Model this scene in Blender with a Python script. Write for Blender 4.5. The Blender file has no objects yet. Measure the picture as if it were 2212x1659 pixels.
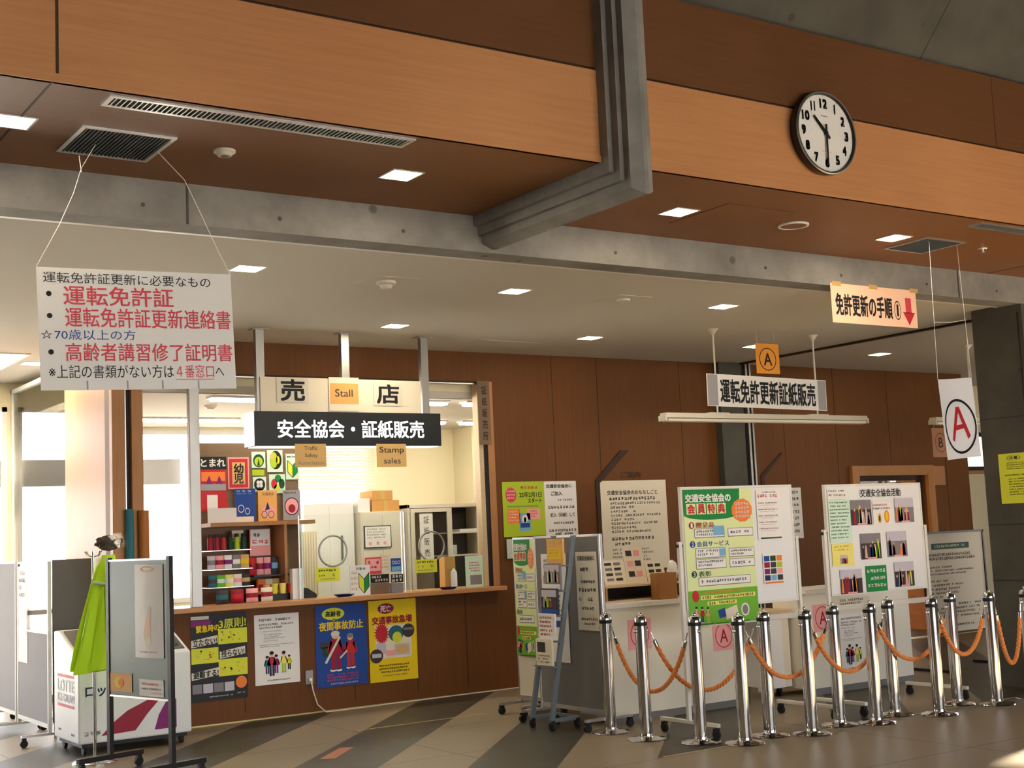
import bpy, bmesh, math, random
from mathutils import Matrix, Vector
random.seed(7)
scene = bpy.context.scene
C = scene.collection
PI = math.pi

# ------------------------------------------------------------------ camera
cam_d = bpy.data.cameras.new('camera'); cam = bpy.data.objects.new('camera', cam_d); C.objects.link(cam)
scene.camera = cam
cam_d.sensor_width = 36.0
cam_d.lens = 2889.7 / 2212 * 36.0
cam_d.clip_end = 200
_y, _p, _r = math.radians(34.108), math.radians(6.341), math.radians(2.553)
_f = Vector((math.sin(_y)*math.cos(_p), math.cos(_y)*math.cos(_p), math.sin(_p)))
_ri = Vector((math.cos(_y), -math.sin(_y), 0)); _dn = _f.cross(_ri)
_r2 = math.cos(_r)*_ri + math.sin(_r)*_dn; _d2 = -math.sin(_r)*_ri + math.cos(_r)*_dn
cam.matrix_world = Matrix(((_r2.x, -_d2.x, -_f.x, 0), (_r2.y, -_d2.y, -_f.y, 0), (_r2.z, -_d2.z, -_f.z, 1.5), (0, 0, 0, 1)))

# ------------------------------------------------------------------ world, sun, exposure
scene.view_settings.view_transform = 'Standard'
scene.view_settings.look = 'None'
scene.view_settings.gamma = 1.0
scene.view_settings.use_curve_mapping = False
scene.view_settings.exposure = 1.0
scene.cycles.use_denoising = True
scene.cycles.max_bounces = 8
scene.cycles.diffuse_bounces = 5
scene.cycles.glossy_bounces = 4
scene.cycles.transparent_max_bounces = 12
scene.cycles.sample_clamp_indirect = 6.0
W = bpy.data.worlds.new('daylight'); scene.world = W; W.use_nodes = True
bg = W.node_tree.nodes['Background']
bg.inputs['Color'].default_value = (0.97, 0.98, 1.0, 1)
bg.inputs['Strength'].default_value = 5.0
sun_d = bpy.data.lights.new('sun', 'SUN'); sun = bpy.data.objects.new('sun', sun_d); C.objects.link(sun)
sun_d.energy = 75; sun_d.angle = math.radians(0.8); sun_d.color = (1.0, 0.86, 0.62)
# the sun stands beyond the added, unseen right-hand hall window
SUN_DIR = Vector((-math.cos(math.radians(12))*math.cos(math.radians(13)), -math.cos(math.radians(12))*math.sin(math.radians(13)), -math.sin(math.radians(12))))
sun.rotation_euler = SUN_DIR.to_track_quat('-Z', 'Y').to_euler()
sun.location = (20, 3, 8)

def area_light(name, loc, sx, sy, power, color, rot=(0, 0, 0), portal=False, spread=PI):
    d = bpy.data.lights.new(name, 'AREA'); d.shape = 'RECTANGLE'; d.size = sx; d.size_y = sy
    d.energy = power; d.color = color; d.spread = spread
    o = bpy.data.objects.new(name, d); C.objects.link(o); o.location = loc; o.rotation_euler = rot
    if portal: d.cycles.is_portal = True
    return o
# sky portals in the window openings
area_light('portal_corridor', (0.2, 14.35, 1.5), 6.3, 2.9, 1, (1, 1, 1), (-PI/2, 0, 0), True)
area_light('portal_shop', (5.5, 14.35, 1.85), 4.1, 1.8, 1, (1, 1, 1), (-PI/2, 0, 0), True)
area_light('portal_hall', (6.0, -5.9, 1.6), 12, 2.7, 1, (1, 1, 1), (PI/2, 0, 0), True)

# ------------------------------------------------------------------ materials
MATS = {}
def mat(name, col, rough=0.6, metal=0.0, emit=None, estr=0, spec=0.32, coat=0.0, alpha=None, trans=0):
    if name in MATS: return MATS[name]
    m = bpy.data.materials.new(name); m.use_nodes = True
    b = m.node_tree.nodes['Principled BSDF']
    b.inputs['Base Color'].default_value = (*col, 1)
    b.inputs['Roughness'].default_value = rough
    b.inputs['Metallic'].default_value = metal
    b.inputs['Specular IOR Level'].default_value = spec
    b.inputs['Coat Weight'].default_value = coat
    if emit:
        b.inputs['Emission Color'].default_value = (*emit, 1); b.inputs['Emission Strength'].default_value = estr
    if trans: b.inputs['Transmission Weight'].default_value = trans
    # every surface gets a little procedural unevenness
    nt = m.node_tree
    if metal < 0.5 and not emit:
        tc = nt.nodes.new('ShaderNodeTexCoord'); nz = nt.nodes.new('ShaderNodeTexNoise'); mr = nt.nodes.new('ShaderNodeMapRange')
        nz.inputs['Scale'].default_value = 9; nz.inputs['Detail'].default_value = 3
        mr.inputs['To Min'].default_value = rough*0.85; mr.inputs['To Max'].default_value = min(1, rough*1.15)
        nt.links.new(tc.outputs['Object'], nz.inputs['Vector']); nt.links.new(nz.outputs['Fac'], mr.inputs['Value'])
        nt.links.new(mr.outputs['Result'], b.inputs['Roughness'])
    MATS[name] = m
    return m

def s2l(r, g, b):
    f = lambda c: (c/255/12.92) if c/255 <= 0.04045 else ((c/255+0.055)/1.055)**2.4
    return (f(r), f(g), f(b))

def nodes_mat(name):
    m = bpy.data.materials.new(name); m.use_nodes = True; MATS[name] = m
    return m, m.node_tree, m.node_tree.nodes['Principled BSDF']

def wood(name, c1, c2, stretch=(0.6, 12, 12), rough=0.45, scale=3.0):
    m, nt, b = nodes_mat(name)
    tc = nt.nodes.new('ShaderNodeTexCoord'); mp = nt.nodes.new('ShaderNodeMapping'); mp.inputs['Scale'].default_value = stretch
    n1 = nt.nodes.new('ShaderNodeTexNoise'); n1.inputs['Scale'].default_value = scale; n1.inputs['Detail'].default_value = 8; n1.inputs['Roughness'].default_value = 0.65
    n2 = nt.nodes.new('ShaderNodeTexNoise'); n2.inputs['Scale'].default_value = 0.9; n2.inputs['Detail'].default_value = 2
    ad = nt.nodes.new('ShaderNodeMath'); ad.operation = 'MULTIPLY_ADD'; ad.inputs[1].default_value = 0.55; ad.inputs[2].default_value = 0.0
    ad2 = nt.nodes.new('ShaderNodeMath'); ad2.operation = 'MULTIPLY_ADD'; ad2.inputs[1].default_value = 0.45
    cr = nt.nodes.new('ShaderNodeValToRGB')
    cr.color_ramp.elements[0].position = 0.3; cr.color_ramp.elements[0].color = (*c1, 1)
    cr.color_ramp.elements[1].position = 0.72; cr.color_ramp.elements[1].color = (*c2, 1)
    L = nt.links.new
    L(tc.outputs['Object'], mp.inputs['Vector']); L(mp.outputs['Vector'], n1.inputs['Vector']); L(tc.outputs['Object'], n2.inputs['Vector'])
    L(n1.outputs['Fac'], ad.inputs[0]); L(n2.outputs['Fac'], ad2.inputs[0]); L(ad.outputs[0], ad2.inputs[2])
    L(ad2.outputs[0], cr.inputs['Fac']); L(cr.outputs['Color'], b.inputs['Base Color'])
    b.inputs['Roughness'].default_value = rough; b.inputs['Specular IOR Level'].default_value = 0.25
    return m

def concrete(name, c1, c2, pits=True):
    m, nt, b = nodes_mat(name)
    tc = nt.nodes.new('ShaderNodeTexCoord')
    n1 = nt.nodes.new('ShaderNodeTexNoise'); n1.inputs['Scale'].default_value = 2.3; n1.inputs['Detail'].default_value = 9; n1.inputs['Roughness'].default_value = 0.62
    cr = nt.nodes.new('ShaderNodeValToRGB')
    cr.color_ramp.elements[0].position = 0.33; cr.color_ramp.elements[0].color = (*c1, 1)
    cr.color_ramp.elements[1].position = 0.68; cr.color_ramp.elements[1].color = (*c2, 1)
    vo = nt.nodes.new('ShaderNodeTexVoronoi'); vo.inputs['Scale'].default_value = 2.1
    r2 = nt.nodes.new('ShaderNodeValToRGB')
    r2.color_ramp.elements[0].position = 0.045; r2.color_ramp.elements[0].color = (0.35, 0.35, 0.35, 1)
    r2.color_ramp.elements[1].position = 0.075; r2.color_ramp.elements[1].color = (1, 1, 1, 1)
    mx = nt.nodes.new('ShaderNodeMix'); mx.data_type = 'RGBA'; mx.blend_type = 'MULTIPLY'; mx.inputs[0].default_value = 0.8
    bp = nt.nodes.new('ShaderNodeBump'); bp.inputs['Strength'].default_value = 0.25; bp.inputs['Distance'].default_value = 0.01
    L = nt.links.new
    L(tc.outputs['Object'], n1.inputs['Vector']); L(tc.outputs['Object'], vo.inputs['Vector'])
    L(n1.outputs['Fac'], cr.inputs['Fac']); L(vo.outputs['Distance'], r2.inputs['Fac'])
    L(cr.outputs['Color'], mx.inputs[6]); L(r2.outputs['Color'], mx.inputs[7])
    L(mx.outputs[2], b.inputs['Base Color']); L(n1.outputs['Fac'], bp.inputs['Height']); L(bp.outputs['Normal'], b.inputs['Normal'])
    b.inputs['Roughness'].default_value = 0.75
    return m

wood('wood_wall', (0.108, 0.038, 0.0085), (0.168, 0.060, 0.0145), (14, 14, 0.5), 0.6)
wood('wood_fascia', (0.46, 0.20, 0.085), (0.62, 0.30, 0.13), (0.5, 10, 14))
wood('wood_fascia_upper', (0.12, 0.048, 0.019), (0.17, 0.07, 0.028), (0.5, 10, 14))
wood('wood_soffit', (0.19, 0.075, 0.022), (0.25, 0.105, 0.034), (0.5, 14, 10))
wood('wood_counter', (0.42, 0.19, 0.075), (0.60, 0.30, 0.13), (0.8, 14, 14), 0.35)
wood('wood_frame', (0.36, 0.16, 0.06), (0.50, 0.24, 0.10), (14, 14, 0.7))
wood('wood_box', (0.34, 0.15, 0.045), (0.46, 0.21, 0.07), (10, 10, 1.2))
wood('wood_pale', (0.55, 0.40, 0.24), (0.68, 0.52, 0.34), (1.2, 12, 12))
wood('wood_board', (0.16, 0.10, 0.06), (0.24, 0.155, 0.095), (1, 12, 12), 0.6)
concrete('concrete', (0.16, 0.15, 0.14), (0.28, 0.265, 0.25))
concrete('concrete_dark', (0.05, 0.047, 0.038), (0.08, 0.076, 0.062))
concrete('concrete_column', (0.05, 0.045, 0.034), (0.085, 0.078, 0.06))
mat('white_ceiling', (0.60, 0.56, 0.49), 0.85)
mat('cream_wall', (0.82, 0.74, 0.52), 0.8)
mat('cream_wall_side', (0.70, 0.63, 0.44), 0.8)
mat('hall_wall', (0.42, 0.38, 0.32), 0.8)
mat('white_paint', (0.80, 0.80, 0.78), 0.45)
mat('off_white', (0.70, 0.65, 0.55), 0.5)
mat('counter_cream', (0.78, 0.74, 0.63), 0.5)
mat('paper', (0.82, 0.80, 0.78), 0.6)
mat('paper_cream', (0.80, 0.72, 0.58), 0.6)
mat('gray_panel', s2l(120, 118, 116), 0.8)
mat('gray_panel_light', s2l(160, 158, 162), 0.8)
mat('white_panel_gloss', (0.82, 0.82, 0.84), 0.25)
mat('alu', (0.72, 0.72, 0.72), 0.3, 0.9)
mat('alu_white', (0.75, 0.73, 0.68), 0.4)
mat('chrome', (0.72, 0.72, 0.73), 0.09, 1.0)
mat('steel', (0.36, 0.35, 0.33), 0.4, 1.0)
mat('black', (0.012, 0.012, 0.014), 0.5)
mat('black_paint', (0.02, 0.018, 0.02), 0.35)
mat('dark_recess', (0.02, 0.02, 0.02), 0.9)
mat('dark_brown', (0.045, 0.022, 0.012), 0.6)
mat('rubber', (0.015, 0.015, 0.016), 0.6)
mat('ink', (0.012, 0.012, 0.014), 0.7)
mat('ink_grey', (0.16, 0.15, 0.15), 0.7)
mat('red', s2l(196, 40, 50), 0.6)
mat('pinkred', s2l(215, 70, 85), 0.6)
mat('crimson', s2l(150, 20, 50), 0.5)
mat('purple', s2l(130, 20, 110), 0.5)
mat('navy', s2l(28, 40, 90), 0.6)
mat('blue', s2l(30, 70, 150), 0.6)
mat('lightblue', s2l(120, 175, 215), 0.6)
mat('teal', s2l(40, 105, 120), 0.6)
mat('yellow', s2l(236, 204, 20), 0.6)
mat('paleyellow', s2l(238, 226, 120), 0.6)
mat('limeyellow', s2l(215, 220, 60), 0.6)
mat('orange', s2l(240, 130, 60), 0.6)
mat('orange_paper', s2l(228, 172, 100), 0.6)
mat('orange_sheet', s2l(226, 150, 50), 0.5)
mat('brown_sheet', s2l(165, 100, 45), 0.5)
mat('peach', s2l(250, 205, 175), 0.6)
mat('skin', s2l(225, 175, 145), 0.6)
mat('pink', s2l(240, 165, 165), 0.6)
mat('green', s2l(20, 130, 60), 0.6)
mat('brightgreen', s2l(110, 180, 50), 0.6)
mat('palegreen', s2l(222, 232, 170), 0.6)
mat('mint', s2l(205, 232, 212), 0.6)
mat('lime', s2l(172, 196, 40), 0.6)
mat('darkgreen', s2l(20, 70, 45), 0.6)
mat('photo_dark', s2l(60, 55, 60), 0.5)
mat('photo_mid', s2l(130, 125, 130), 0.5)
mat('photo_sky', s2l(195, 190, 205), 0.5)
mat('tan', s2l(215, 175, 110), 0.6)
mat('cardboard', s2l(205, 155, 90), 0.8)
mat('bluegray', s2l(108, 118, 126), 0.45)
mat('chalkboard', (0.045, 0.105, 0.098), 0.33, spec=0.5)
mat('vest', (0.55, 0.90, 0.022), 0.65)
mat('vest_tape', s2l(200, 215, 190), 0.3)
mat('fur', s2l(85, 75, 68), 0.95)
mat('plastic_white', (0.85, 0.85, 0.86), 0.3)
mat('lampglow', (1, 1, 1), 0.5, emit=(1.0, 0.84, 0.60), estr=60)
mat('tubeglow', (1, 1, 1), 0.5, emit=(1.0, 0.93, 0.75), estr=14)
mat('tube_off', (0.85, 0.80, 0.68), 0.25)
mat('signglow', (1, 1, 1), 0.5, emit=(1.0, 1.0, 0.98), estr=1.6)
mat('signface', (0.016, 0.018, 0.02), 0.35)
mat('cord', (0.75, 0.68, 0.58), 0.5)
mat('string', (0.75, 0.72, 0.68), 0.5)
mat('brass', s2l(190, 175, 120), 0.4, 0.5)
mat('ground', (0.55, 0.53, 0.50), 0.9)
mat('tape', s2l(200, 165, 100), 0.4)
mat('redtape', s2l(170, 105, 85), 0.6)
mat('freezer_white', (0.78, 0.79, 0.80), 0.45)

def glass_mat(name, tint=(1, 1, 1), gloss=0.08, rough=0.02):
    m = bpy.data.materials.new(name); m.use_nodes = True; nt = m.node_tree
    nt.nodes.clear(); out = nt.nodes.new('ShaderNodeOutputMaterial')
    t = nt.nodes.new('ShaderNodeBsdfTransparent'); t.inputs['Color'].default_value = (*tint, 1)
    g = nt.nodes.new('ShaderNodeBsdfGlossy'); g.inputs['Roughness'].default_value = rough
    fr = nt.nodes.new('ShaderNodeFresnel'); fr.inputs['IOR'].default_value = 1.45
    ml = nt.nodes.new('ShaderNodeMath'); ml.operation = 'MULTIPLY'; ml.inputs[1].default_value = gloss*10
    mx = nt.nodes.new('ShaderNodeMixShader')
    nt.links.new(fr.outputs[0], ml.inputs[0]); nt.links.new(ml.outputs[0], mx.inputs[0])
    nt.links.new(t.outputs[0], mx.inputs[1]); nt.links.new(g.outputs[0], mx.inputs[2]); nt.links.new(mx.outputs[0], out.inputs[0])
    MATS[name] = m; return m
glass_mat('glass'); glass_mat('glass_clear', (0.97, 1, 0.98), 0.06)
glass_mat('glass_dim', (0.5, 0.45, 0.4), 0.02)
glass_mat('film', (0.93, 0.93, 0.95), 0.12, 0.15)

# floor: large stone tiles with diagonal dark bands
def floor_mat():
    m, nt, b = nodes_mat('floor_stone')
    L = nt.links.new; N = nt.nodes.new
    tc = N('ShaderNodeTexCoord'); sp = N('ShaderNodeSeparateXYZ'); L(tc.outputs['Object'], sp.inputs[0])
    def mth(op, a, bb=None, c=None):
        n = N('ShaderNodeMath'); n.operation = op
        for i, v in enumerate((a, bb, c)):
            if v is None: continue
            if isinstance(v, (int, float)): n.inputs[i].default_value = v
            else: L(v, n.inputs[i])
        return n.outputs[0]
    x, y = sp.outputs[0], sp.outputs[1]
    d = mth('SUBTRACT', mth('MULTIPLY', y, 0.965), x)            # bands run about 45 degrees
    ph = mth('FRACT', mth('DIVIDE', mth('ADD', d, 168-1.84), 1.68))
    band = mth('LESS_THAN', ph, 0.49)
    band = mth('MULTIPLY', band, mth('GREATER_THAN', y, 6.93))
    # tile joints
    def joint(v, off, step, w):
        f = mth('FRACT', mth('DIVIDE', mth('ADD', v, off), step))
        return mth('LESS_THAN', f, w/step)
    j = mth('MAXIMUM', joint(y, -5.70+12, 1.2, 0.012), joint(x, 12-4.9, 2.4, 0.012))
    nz = N('ShaderNodeTexNoise'); nz.inputs['Scale'].default_value = 1.6; nz.inputs['Detail'].default_value = 7
    L(tc.outputs['Object'], nz.inputs['Vector'])
    c1 = N('ShaderNodeMix'); c1.data_type = 'RGBA'; c1.inputs[6].default_value = (0.19, 0.148, 0.103, 1); c1.inputs[7].default_value = (0.25, 0.20, 0.138, 1); L(nz.outputs['Fac'], c1.inputs[0])
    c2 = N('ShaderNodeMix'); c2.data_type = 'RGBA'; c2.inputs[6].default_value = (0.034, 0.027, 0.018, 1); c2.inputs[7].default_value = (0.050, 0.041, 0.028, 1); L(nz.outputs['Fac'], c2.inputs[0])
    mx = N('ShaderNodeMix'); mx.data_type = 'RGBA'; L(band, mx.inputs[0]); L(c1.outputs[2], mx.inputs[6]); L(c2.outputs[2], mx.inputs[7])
    mj = N('ShaderNodeMix'); mj.data_type = 'RGBA'; L(j, mj.inputs[0]); L(mx.outputs[2], mj.inputs[6]); mj.inputs[7].default_value = (0.06, 0.055, 0.05, 1)
    L(mj.outputs[2], b.inputs['Base Color'])
    r = N('ShaderNodeMapRange'); r.inputs['To Min'].default_value = 0.36; r.inputs['To Max'].default_value = 0.52; L(nz.outputs['Fac'], r.inputs['Value']); L(r.outputs[0], b.inputs['Roughness']); b.inputs['Specular IOR Level'].default_value = 0.35
    return m
floor_mat()

def rope_mat():
    m, nt, b = nodes_mat('rope')
    b.inputs['Base Color'].default_value = (*s2l(222, 128, 48), 1); b.inputs['Roughness'].default_value = 0.55
    b.inputs['Sheen Weight'].default_value = 0.3
rope_mat()

# ------------------------------------------------------------------ mesh helpers
class MB:
    def __init__(s): s.v = []; s.f = []; s.m = []; s.mats = []; s.sm = []
    def mi(s, name):
        if name not in s.mats: s.mats.append(name)
        return s.mats.index(name)
    def add(s, vs, fs, name, smooth=False, M=None):
        o = len(s.v); i = s.mi(name)
        for v in vs:
            v = Vector(v)
            s.v.append(tuple(M @ v) if M is not None else tuple(v))
        for f in fs: s.f.append([o+k for k in f]); s.m.append(i); s.sm.append(smooth)
        return s
    def box(s, x0, y0, z0, x1, y1, z1, name, M=None):
        x0, x1 = min(x0, x1), max(x0, x1); y0, y1 = min(y0, y1), max(y0, y1); z0, z1 = min(z0, z1), max(z0, z1)
        vs = [(x0,y0,z0),(x1,y0,z0),(x1,y1,z0),(x0,y1,z0),(x0,y0,z1),(x1,y0,z1),(x1,y1,z1),(x0,y1,z1)]
        fs = [(0,3,2,1),(4,5,6,7),(0,1,5,4),(1,2,6,5),(2,3,7,6),(3,0,4,7)]
        return s.add(vs, fs, name, M=M)
    def lathe(s, prof, name, seg=32, M=None, smooth=True, cx=0, cy=0, caps=True):
        vs = []; fs = []
        for (r, z) in prof:
            for k in range(seg):
                a = 2*PI*k/seg; vs.append((cx+r*math.cos(a), cy+r*math.sin(a), z))
        for i in range(len(prof)-1):
            for k in range(seg):
                k2 = (k+1) % seg
                fs.append((i*seg+k, i*seg+k2, (i+1)*seg+k2, (i+1)*seg+k))
        if caps and prof[0][0] > 1e-6: fs.append(tuple(reversed(range(seg))))
        if caps and prof[-1][0] > 1e-6: fs.append(tuple(range((len(prof)-1)*seg, len(prof)*seg)))
        return s.add(vs, fs, name, smooth, M)
    def cyl(s, p, q, r, name, seg=12, r2=None, smooth=True):
        p = Vector(p); q = Vector(q); d = q-p; L_ = d.length
        if L_ < 1e-6: return s
        M = Matrix.Translation(p) @ d.to_track_quat('Z', 'Y').to_matrix().to_4x4()
        r2 = r if r2 is None else r2
        return s.lathe([(r, 0), (r2, L_)], name, seg, M, smooth)
    def tube(s, pts, r, name, seg=8, closed=False, rf=None):
        pts = [Vector(p) for p in pts]; n = len(pts); vs = []; fs = []
        up = Vector((0, 0, 1)); prev = None
        for i, p in enumerate(pts):
            if closed: t = pts[(i+1) % n]-pts[i-1]
            else: t = pts[min(i+1, n-1)]-pts[max(i-1, 0)]
            t.normalize()
            if prev is None:
                a = up if abs(t.dot(up)) < 0.95 else Vector((1, 0, 0))
                u = t.cross(a).normalized()
            else:
                u = (prev - t*prev.dot(t)).normalized()
            prev = u; w = t.cross(u)
            for k in range(seg):
                a = 2*PI*k/seg; rr = r if rf is None else rf(i, k)
                vs.append(p + u*rr*math.cos(a) + w*rr*math.sin(a))
        m = n if closed else n-1
        for i in range(m):
            for k in range(seg):
                i2 = (i+1) % n; k2 = (k+1) % seg
                fs.append((i*seg+k, i*seg+k2, i2*seg+k2, i2*seg+k))
        if not closed: fs.append(tuple(reversed(range(seg)))); fs.append(tuple(range((n-1)*seg, n*seg)))
        return s.add(vs, fs, name, True)
    def prism(s, poly, a0, a1, name, axis='y'):
        # poly in the two other axes; extruded along axis
        n = len(poly); vs = []
        for a in (a0, a1):
            for (u, v) in poly:
                vs.append({'x': (a, u, v), 'y': (u, a, v), 'z': (u, v, a)}[axis])
        fs = [tuple(range(n)), tuple(reversed(range(n, 2*n)))]
        for k in range(n): k2 = (k+1) % n; fs.append((k, k+n, k2+n, k2))
        return s.add(vs, fs, name)
    def build(s, name, parent=None, loc=None, rotz=0, bevel=0, fix=True):
        me = bpy.data.meshes.new(name)
        me.from_pydata(s.v, [], s.f); me.update()
        for n in s.mats: me.materials.append(MATS[n])
        me.polygons.foreach_set('material_index', s.m); me.polygons.foreach_set('use_smooth', s.sm)
        if fix:
            bm = bmesh.new(); bm.from_mesh(me); bmesh.ops.recalc_face_normals(bm, faces=bm.faces); bm.to_mesh(me); bm.free()
        if any(s.sm): me.set_sharp_from_angle(angle=math.radians(38))
        o = bpy.data.objects.new(name, me); C.objects.link(o)
        if parent is not None: o.parent = parent
        if loc is not None: o.location = loc
        if rotz: o.rotation_euler = (0, 0, rotz)
        if bevel:
            md = o.modifiers.new('bevel', 'BEVEL'); md.width = bevel; md.segments = 2; md.limit_method = 'ANGLE'
        return o

def thing(name, label, cat, loc=(0, 0, 0), rotz=0, group=None):
    o = bpy.data.objects.new(name, None); C.objects.link(o); o.location = loc; o.rotation_euler = (0, 0, rotz)
    o.empty_display_size = 0.1
    return tag(o, label, cat, group)
def tag(o, label, cat, group=None):
    o['label'] = label; o['category'] = cat
    if group: o['group'] = group
    return o
def struct(o): o['kind'] = 'structure'; return o

# flat printed sheets -------------------------------------------------
TXT = {}
def glyphs(s, bold):
    key = (s, bold)
    if key in TXT: return TXT[key]
    c = bpy.data.curves.new('lettering', 'FONT'); c.body = s; c.resolution_u = 3; c.offset = bold; c.space_character = 1.0
    o = bpy.data.objects.new('lettering', c); C.objects.link(o)
    bpy.context.view_layer.update()
    m = bpy.data.meshes.new_from_object(o.evaluated_get(bpy.context.evaluated_depsgraph_get()))
    vs = [tuple(v.co) for v in m.vertices]; fs = [tuple(p.vertices) for p in m.polygons]
    bpy.data.objects.remove(o); bpy.data.curves.remove(c); bpy.data.meshes.remove(m)
    xs = [v[0] for v in vs]; ys = [v[1] for v in vs]
    bb = (min(xs), min(ys), max(xs), max(ys)) if xs else (0, 0, 1, 1)
    TXT[key] = (vs, fs, bb); return TXT[key]

class Sheet(MB):
    """a printed sheet: local X to the right, Z up, printed face towards -Y; (0,0) top left, (1,1) bottom right"""
    def __init__(s, w, h, base='paper', t=0.002, wavy=0):
        super().__init__(); s.w = w; s.h = h; s.wavy = wavy
        s.lay = 0
        if wavy:
            n = 14; vs = []; fs = []
            for i in range(n+1):
                for z in (0, -h):
                    vs.append((w*i/n, s.off(w*i/n, z), z))
            for i in range(n): fs.append((2*i+1, 2*i+3, 2*i+2, 2*i))
            s.add(vs, fs, base)
        elif base: s.box(0, 0, -h, w, t, 0, base)
        s.first = True
    def off(s, x, z): return math.sin(x/s.w*PI)*s.wavy if s.wavy else 0
    def up(s): s.lay += 1; return s
    def _y(s, x, z): return s.off(x, z) - 0.0012 - 0.0006*s.lay
    def poly(s, pts, name):
        pts = [(p[0]*s.w, -p[1]*s.h) for p in pts]
        vs = [(x, s._y(x, z), z) for x, z in pts]
        area = sum(pts[i][0]*pts[(i+1) % len(pts)][1]-pts[(i+1) % len(pts)][0]*pts[i][1] for i in range(len(pts)))
        f = tuple(range(len(pts)))
        s.add(vs, [f if area > 0 else tuple(reversed(f))], name); return s
    def rect(s, u0, v0, u1, v1, name): return s.poly([(u0, v0), (u0, v1), (u1, v1), (u1, v0)], name)
    def ell(s, cu, cv, ru, rv, name, seg=28, a0=0, a1=2*PI, spikes=0):
        pts = []
        for k in range(seg):
            a = a0+(a1-a0)*k/(seg if abs(a1-a0-2*PI) < 1e-6 else seg-1)
            q = 1 if not spikes or k % 2 else spikes
            pts.append((cu+ru*q*math.cos(a), cv+rv*q*math.sin(a)))
        return s.poly(pts, name)
    def ring(s, cu, cv, ru, rv, name, th=0.12, seg=40, a0=0, a1=2*PI):
        vs = []; fs = []
        for k in range(seg+1):
            a = a0+(a1-a0)*k/seg
            for q in (1, 1-th):
                x = (cu+ru*q*math.cos(a))*s.w; z = -(cv+rv*q*math.sin(a))*s.h; vs.append((x, s._y(x, z), z))
        for k in range(seg): fs.append((2*k, 2*k+1, 2*k+3, 2*k+2))
        s.add(vs, fs, name); return s
    def text(s, st, u0, v0, u1, v1, name='ink', bold=0.0, slant=0):
        if bold > 0.008:
            du = (u1-u0)/max(1, len(st))*bold*0.85; dv = (v1-v0)*bold*0.85
            L0 = s.lay
            for k, (p, q) in enumerate(((-1, -1), (1, -1), (-1, 1), (1, 1))):
                s.lay = L0 + k*0.3
                s._text(st, u0+du*p, v0+dv*q, u1+du*p, v1+dv*q, name, slant)
            s.lay = L0
            return s
        return s._text(st, u0, v0, u1, v1, name, slant)
    def _text(s, st, u0, v0, u1, v1, name, slant):
        vs, fs, (a, b, c, d) = glyphs(st, 0.0)
        if not vs: return s
        out = []
        for (x, y, z) in vs:
            u = (x-a)/(c-a); v = (d-y)/(d-b) if d > b else 0.5
            X = (u0+(u1-u0)*u)*s.w; Z = -((v0+(v1-v0)*v)*s.h) + slant*(u-0.5)*s.w
            out.append((X, s._y(X, Z)-0.0006, Z))
        s.add(out, fs, name); return s
    def line(s, u0, v, u1, h, name='ink_grey', seed=None):
        """an unreadably small printed line: a row of small marks"""
        n = max(3, int((u1-u0)*s.w/(h*s.h*1.15))); du = (u1-u0)/n
        for k in range(n):
            if random.random() < 0.08: continue
            a = u0+du*k+du*0.08; b_ = u0+du*(k+1)-du*random.uniform(0.08, 0.3)
            if h*s.h < 0.0075: s.rect(a, v+h*random.uniform(0, 0.25), b_, v+h*random.uniform(0.75, 1), name); continue
            w = b_-a; t0 = v+h*random.uniform(0, 0.12); t1 = v+h*random.uniform(0.85, 1); tw = w*0.2; th = (t1-t0)*0.17
            for q in random.sample((0.0, 0.28, 0.56, 0.83), 3): s.rect(a+w*random.choice((0, 0.1)), t0+(t1-t0)*q, b_-w*random.choice((0, 0.15)), t0+(t1-t0)*q+th, name)
            for q in random.sample((0.0, 0.4, 0.8), random.choice((1, 2))): s.rect(a+w*q, t0, a+w*q+tw, t1, name)
        return s
    def lines(s, u0, v0, u1, v1, n, name='ink_grey', fill=0.55, ragged=0.25):
        st = (v1-v0)/n
        for k in range(n): s.line(u0, v0+st*k, u1-(u1-u0)*random.uniform(0, ragged), st*fill, name)
        return s
    def photo(s, u0, v0, u1, v1, kind=0):
        w, h = u1-u0, v1-v0
        base, top = [('photo_dark', 'photo_mid'), ('photo_mid', 'photo_sky'), ('photo_dark', 'photo_sky')][kind % 3]
        s.rect(u0, v0, u1, v1, base); s.up()
        s.rect(u0, v0, u1, v0+h*0.38, top)
        s.up()
        pal = ['vest', 'orange', 'paper', 'crimson', 'navy', 'ink', 'skin', 'photo_sky']
        for k in range(9):
            a = u0+w*random.uniform(0.04, 0.84); b_ = v0+h*random.uniform(0.3, 0.62); ww = w*random.uniform(0.05, 0.1)
            s.poly([(a, b_), (a-ww*0.3, v1-h*0.05), (a+ww*1.3, v1-h*0.05), (a+ww, b_)], random.choice(pal))
            s.ell(a+ww/2, b_-h*0.05, ww*0.45, h*0.055, 'skin', 10)
        s.lay -= 2
        return s
    def person(s, cu, v0, v1, coat, pants='navy', hair='ink', wide=1.0):
        h = v1-v0; w = h*s.h/s.w*0.16*wide
        s.ell(cu, v0+h*0.10, w*0.55, h*0.10, 'skin', 16); s.up()
        s.ell(cu, v0+h*0.06, w*0.6, h*0.07, hair, 16); s.lay -= 1
        s.poly([(cu-w*0.7, v0+h*0.21), (cu-w, v0+h*0.55), (cu+w, v0+h*0.55), (cu+w*0.7, v0+h*0.21)], coat)
        s.poly([(cu-w*1.3, v0+h*0.5), (cu-w*0.7, v0+h*0.22), (cu-w*0.4, v0+h*0.28), (cu-w*1.0, v0+h*0.54)], coat)
        s.poly([(cu+w*1.3, v0+h*0.5), (cu+w*0.7, v0+h*0.22), (cu+w*0.4, v0+h*0.28), (cu+w*1.0, v0+h*0.54)], coat)
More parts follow.
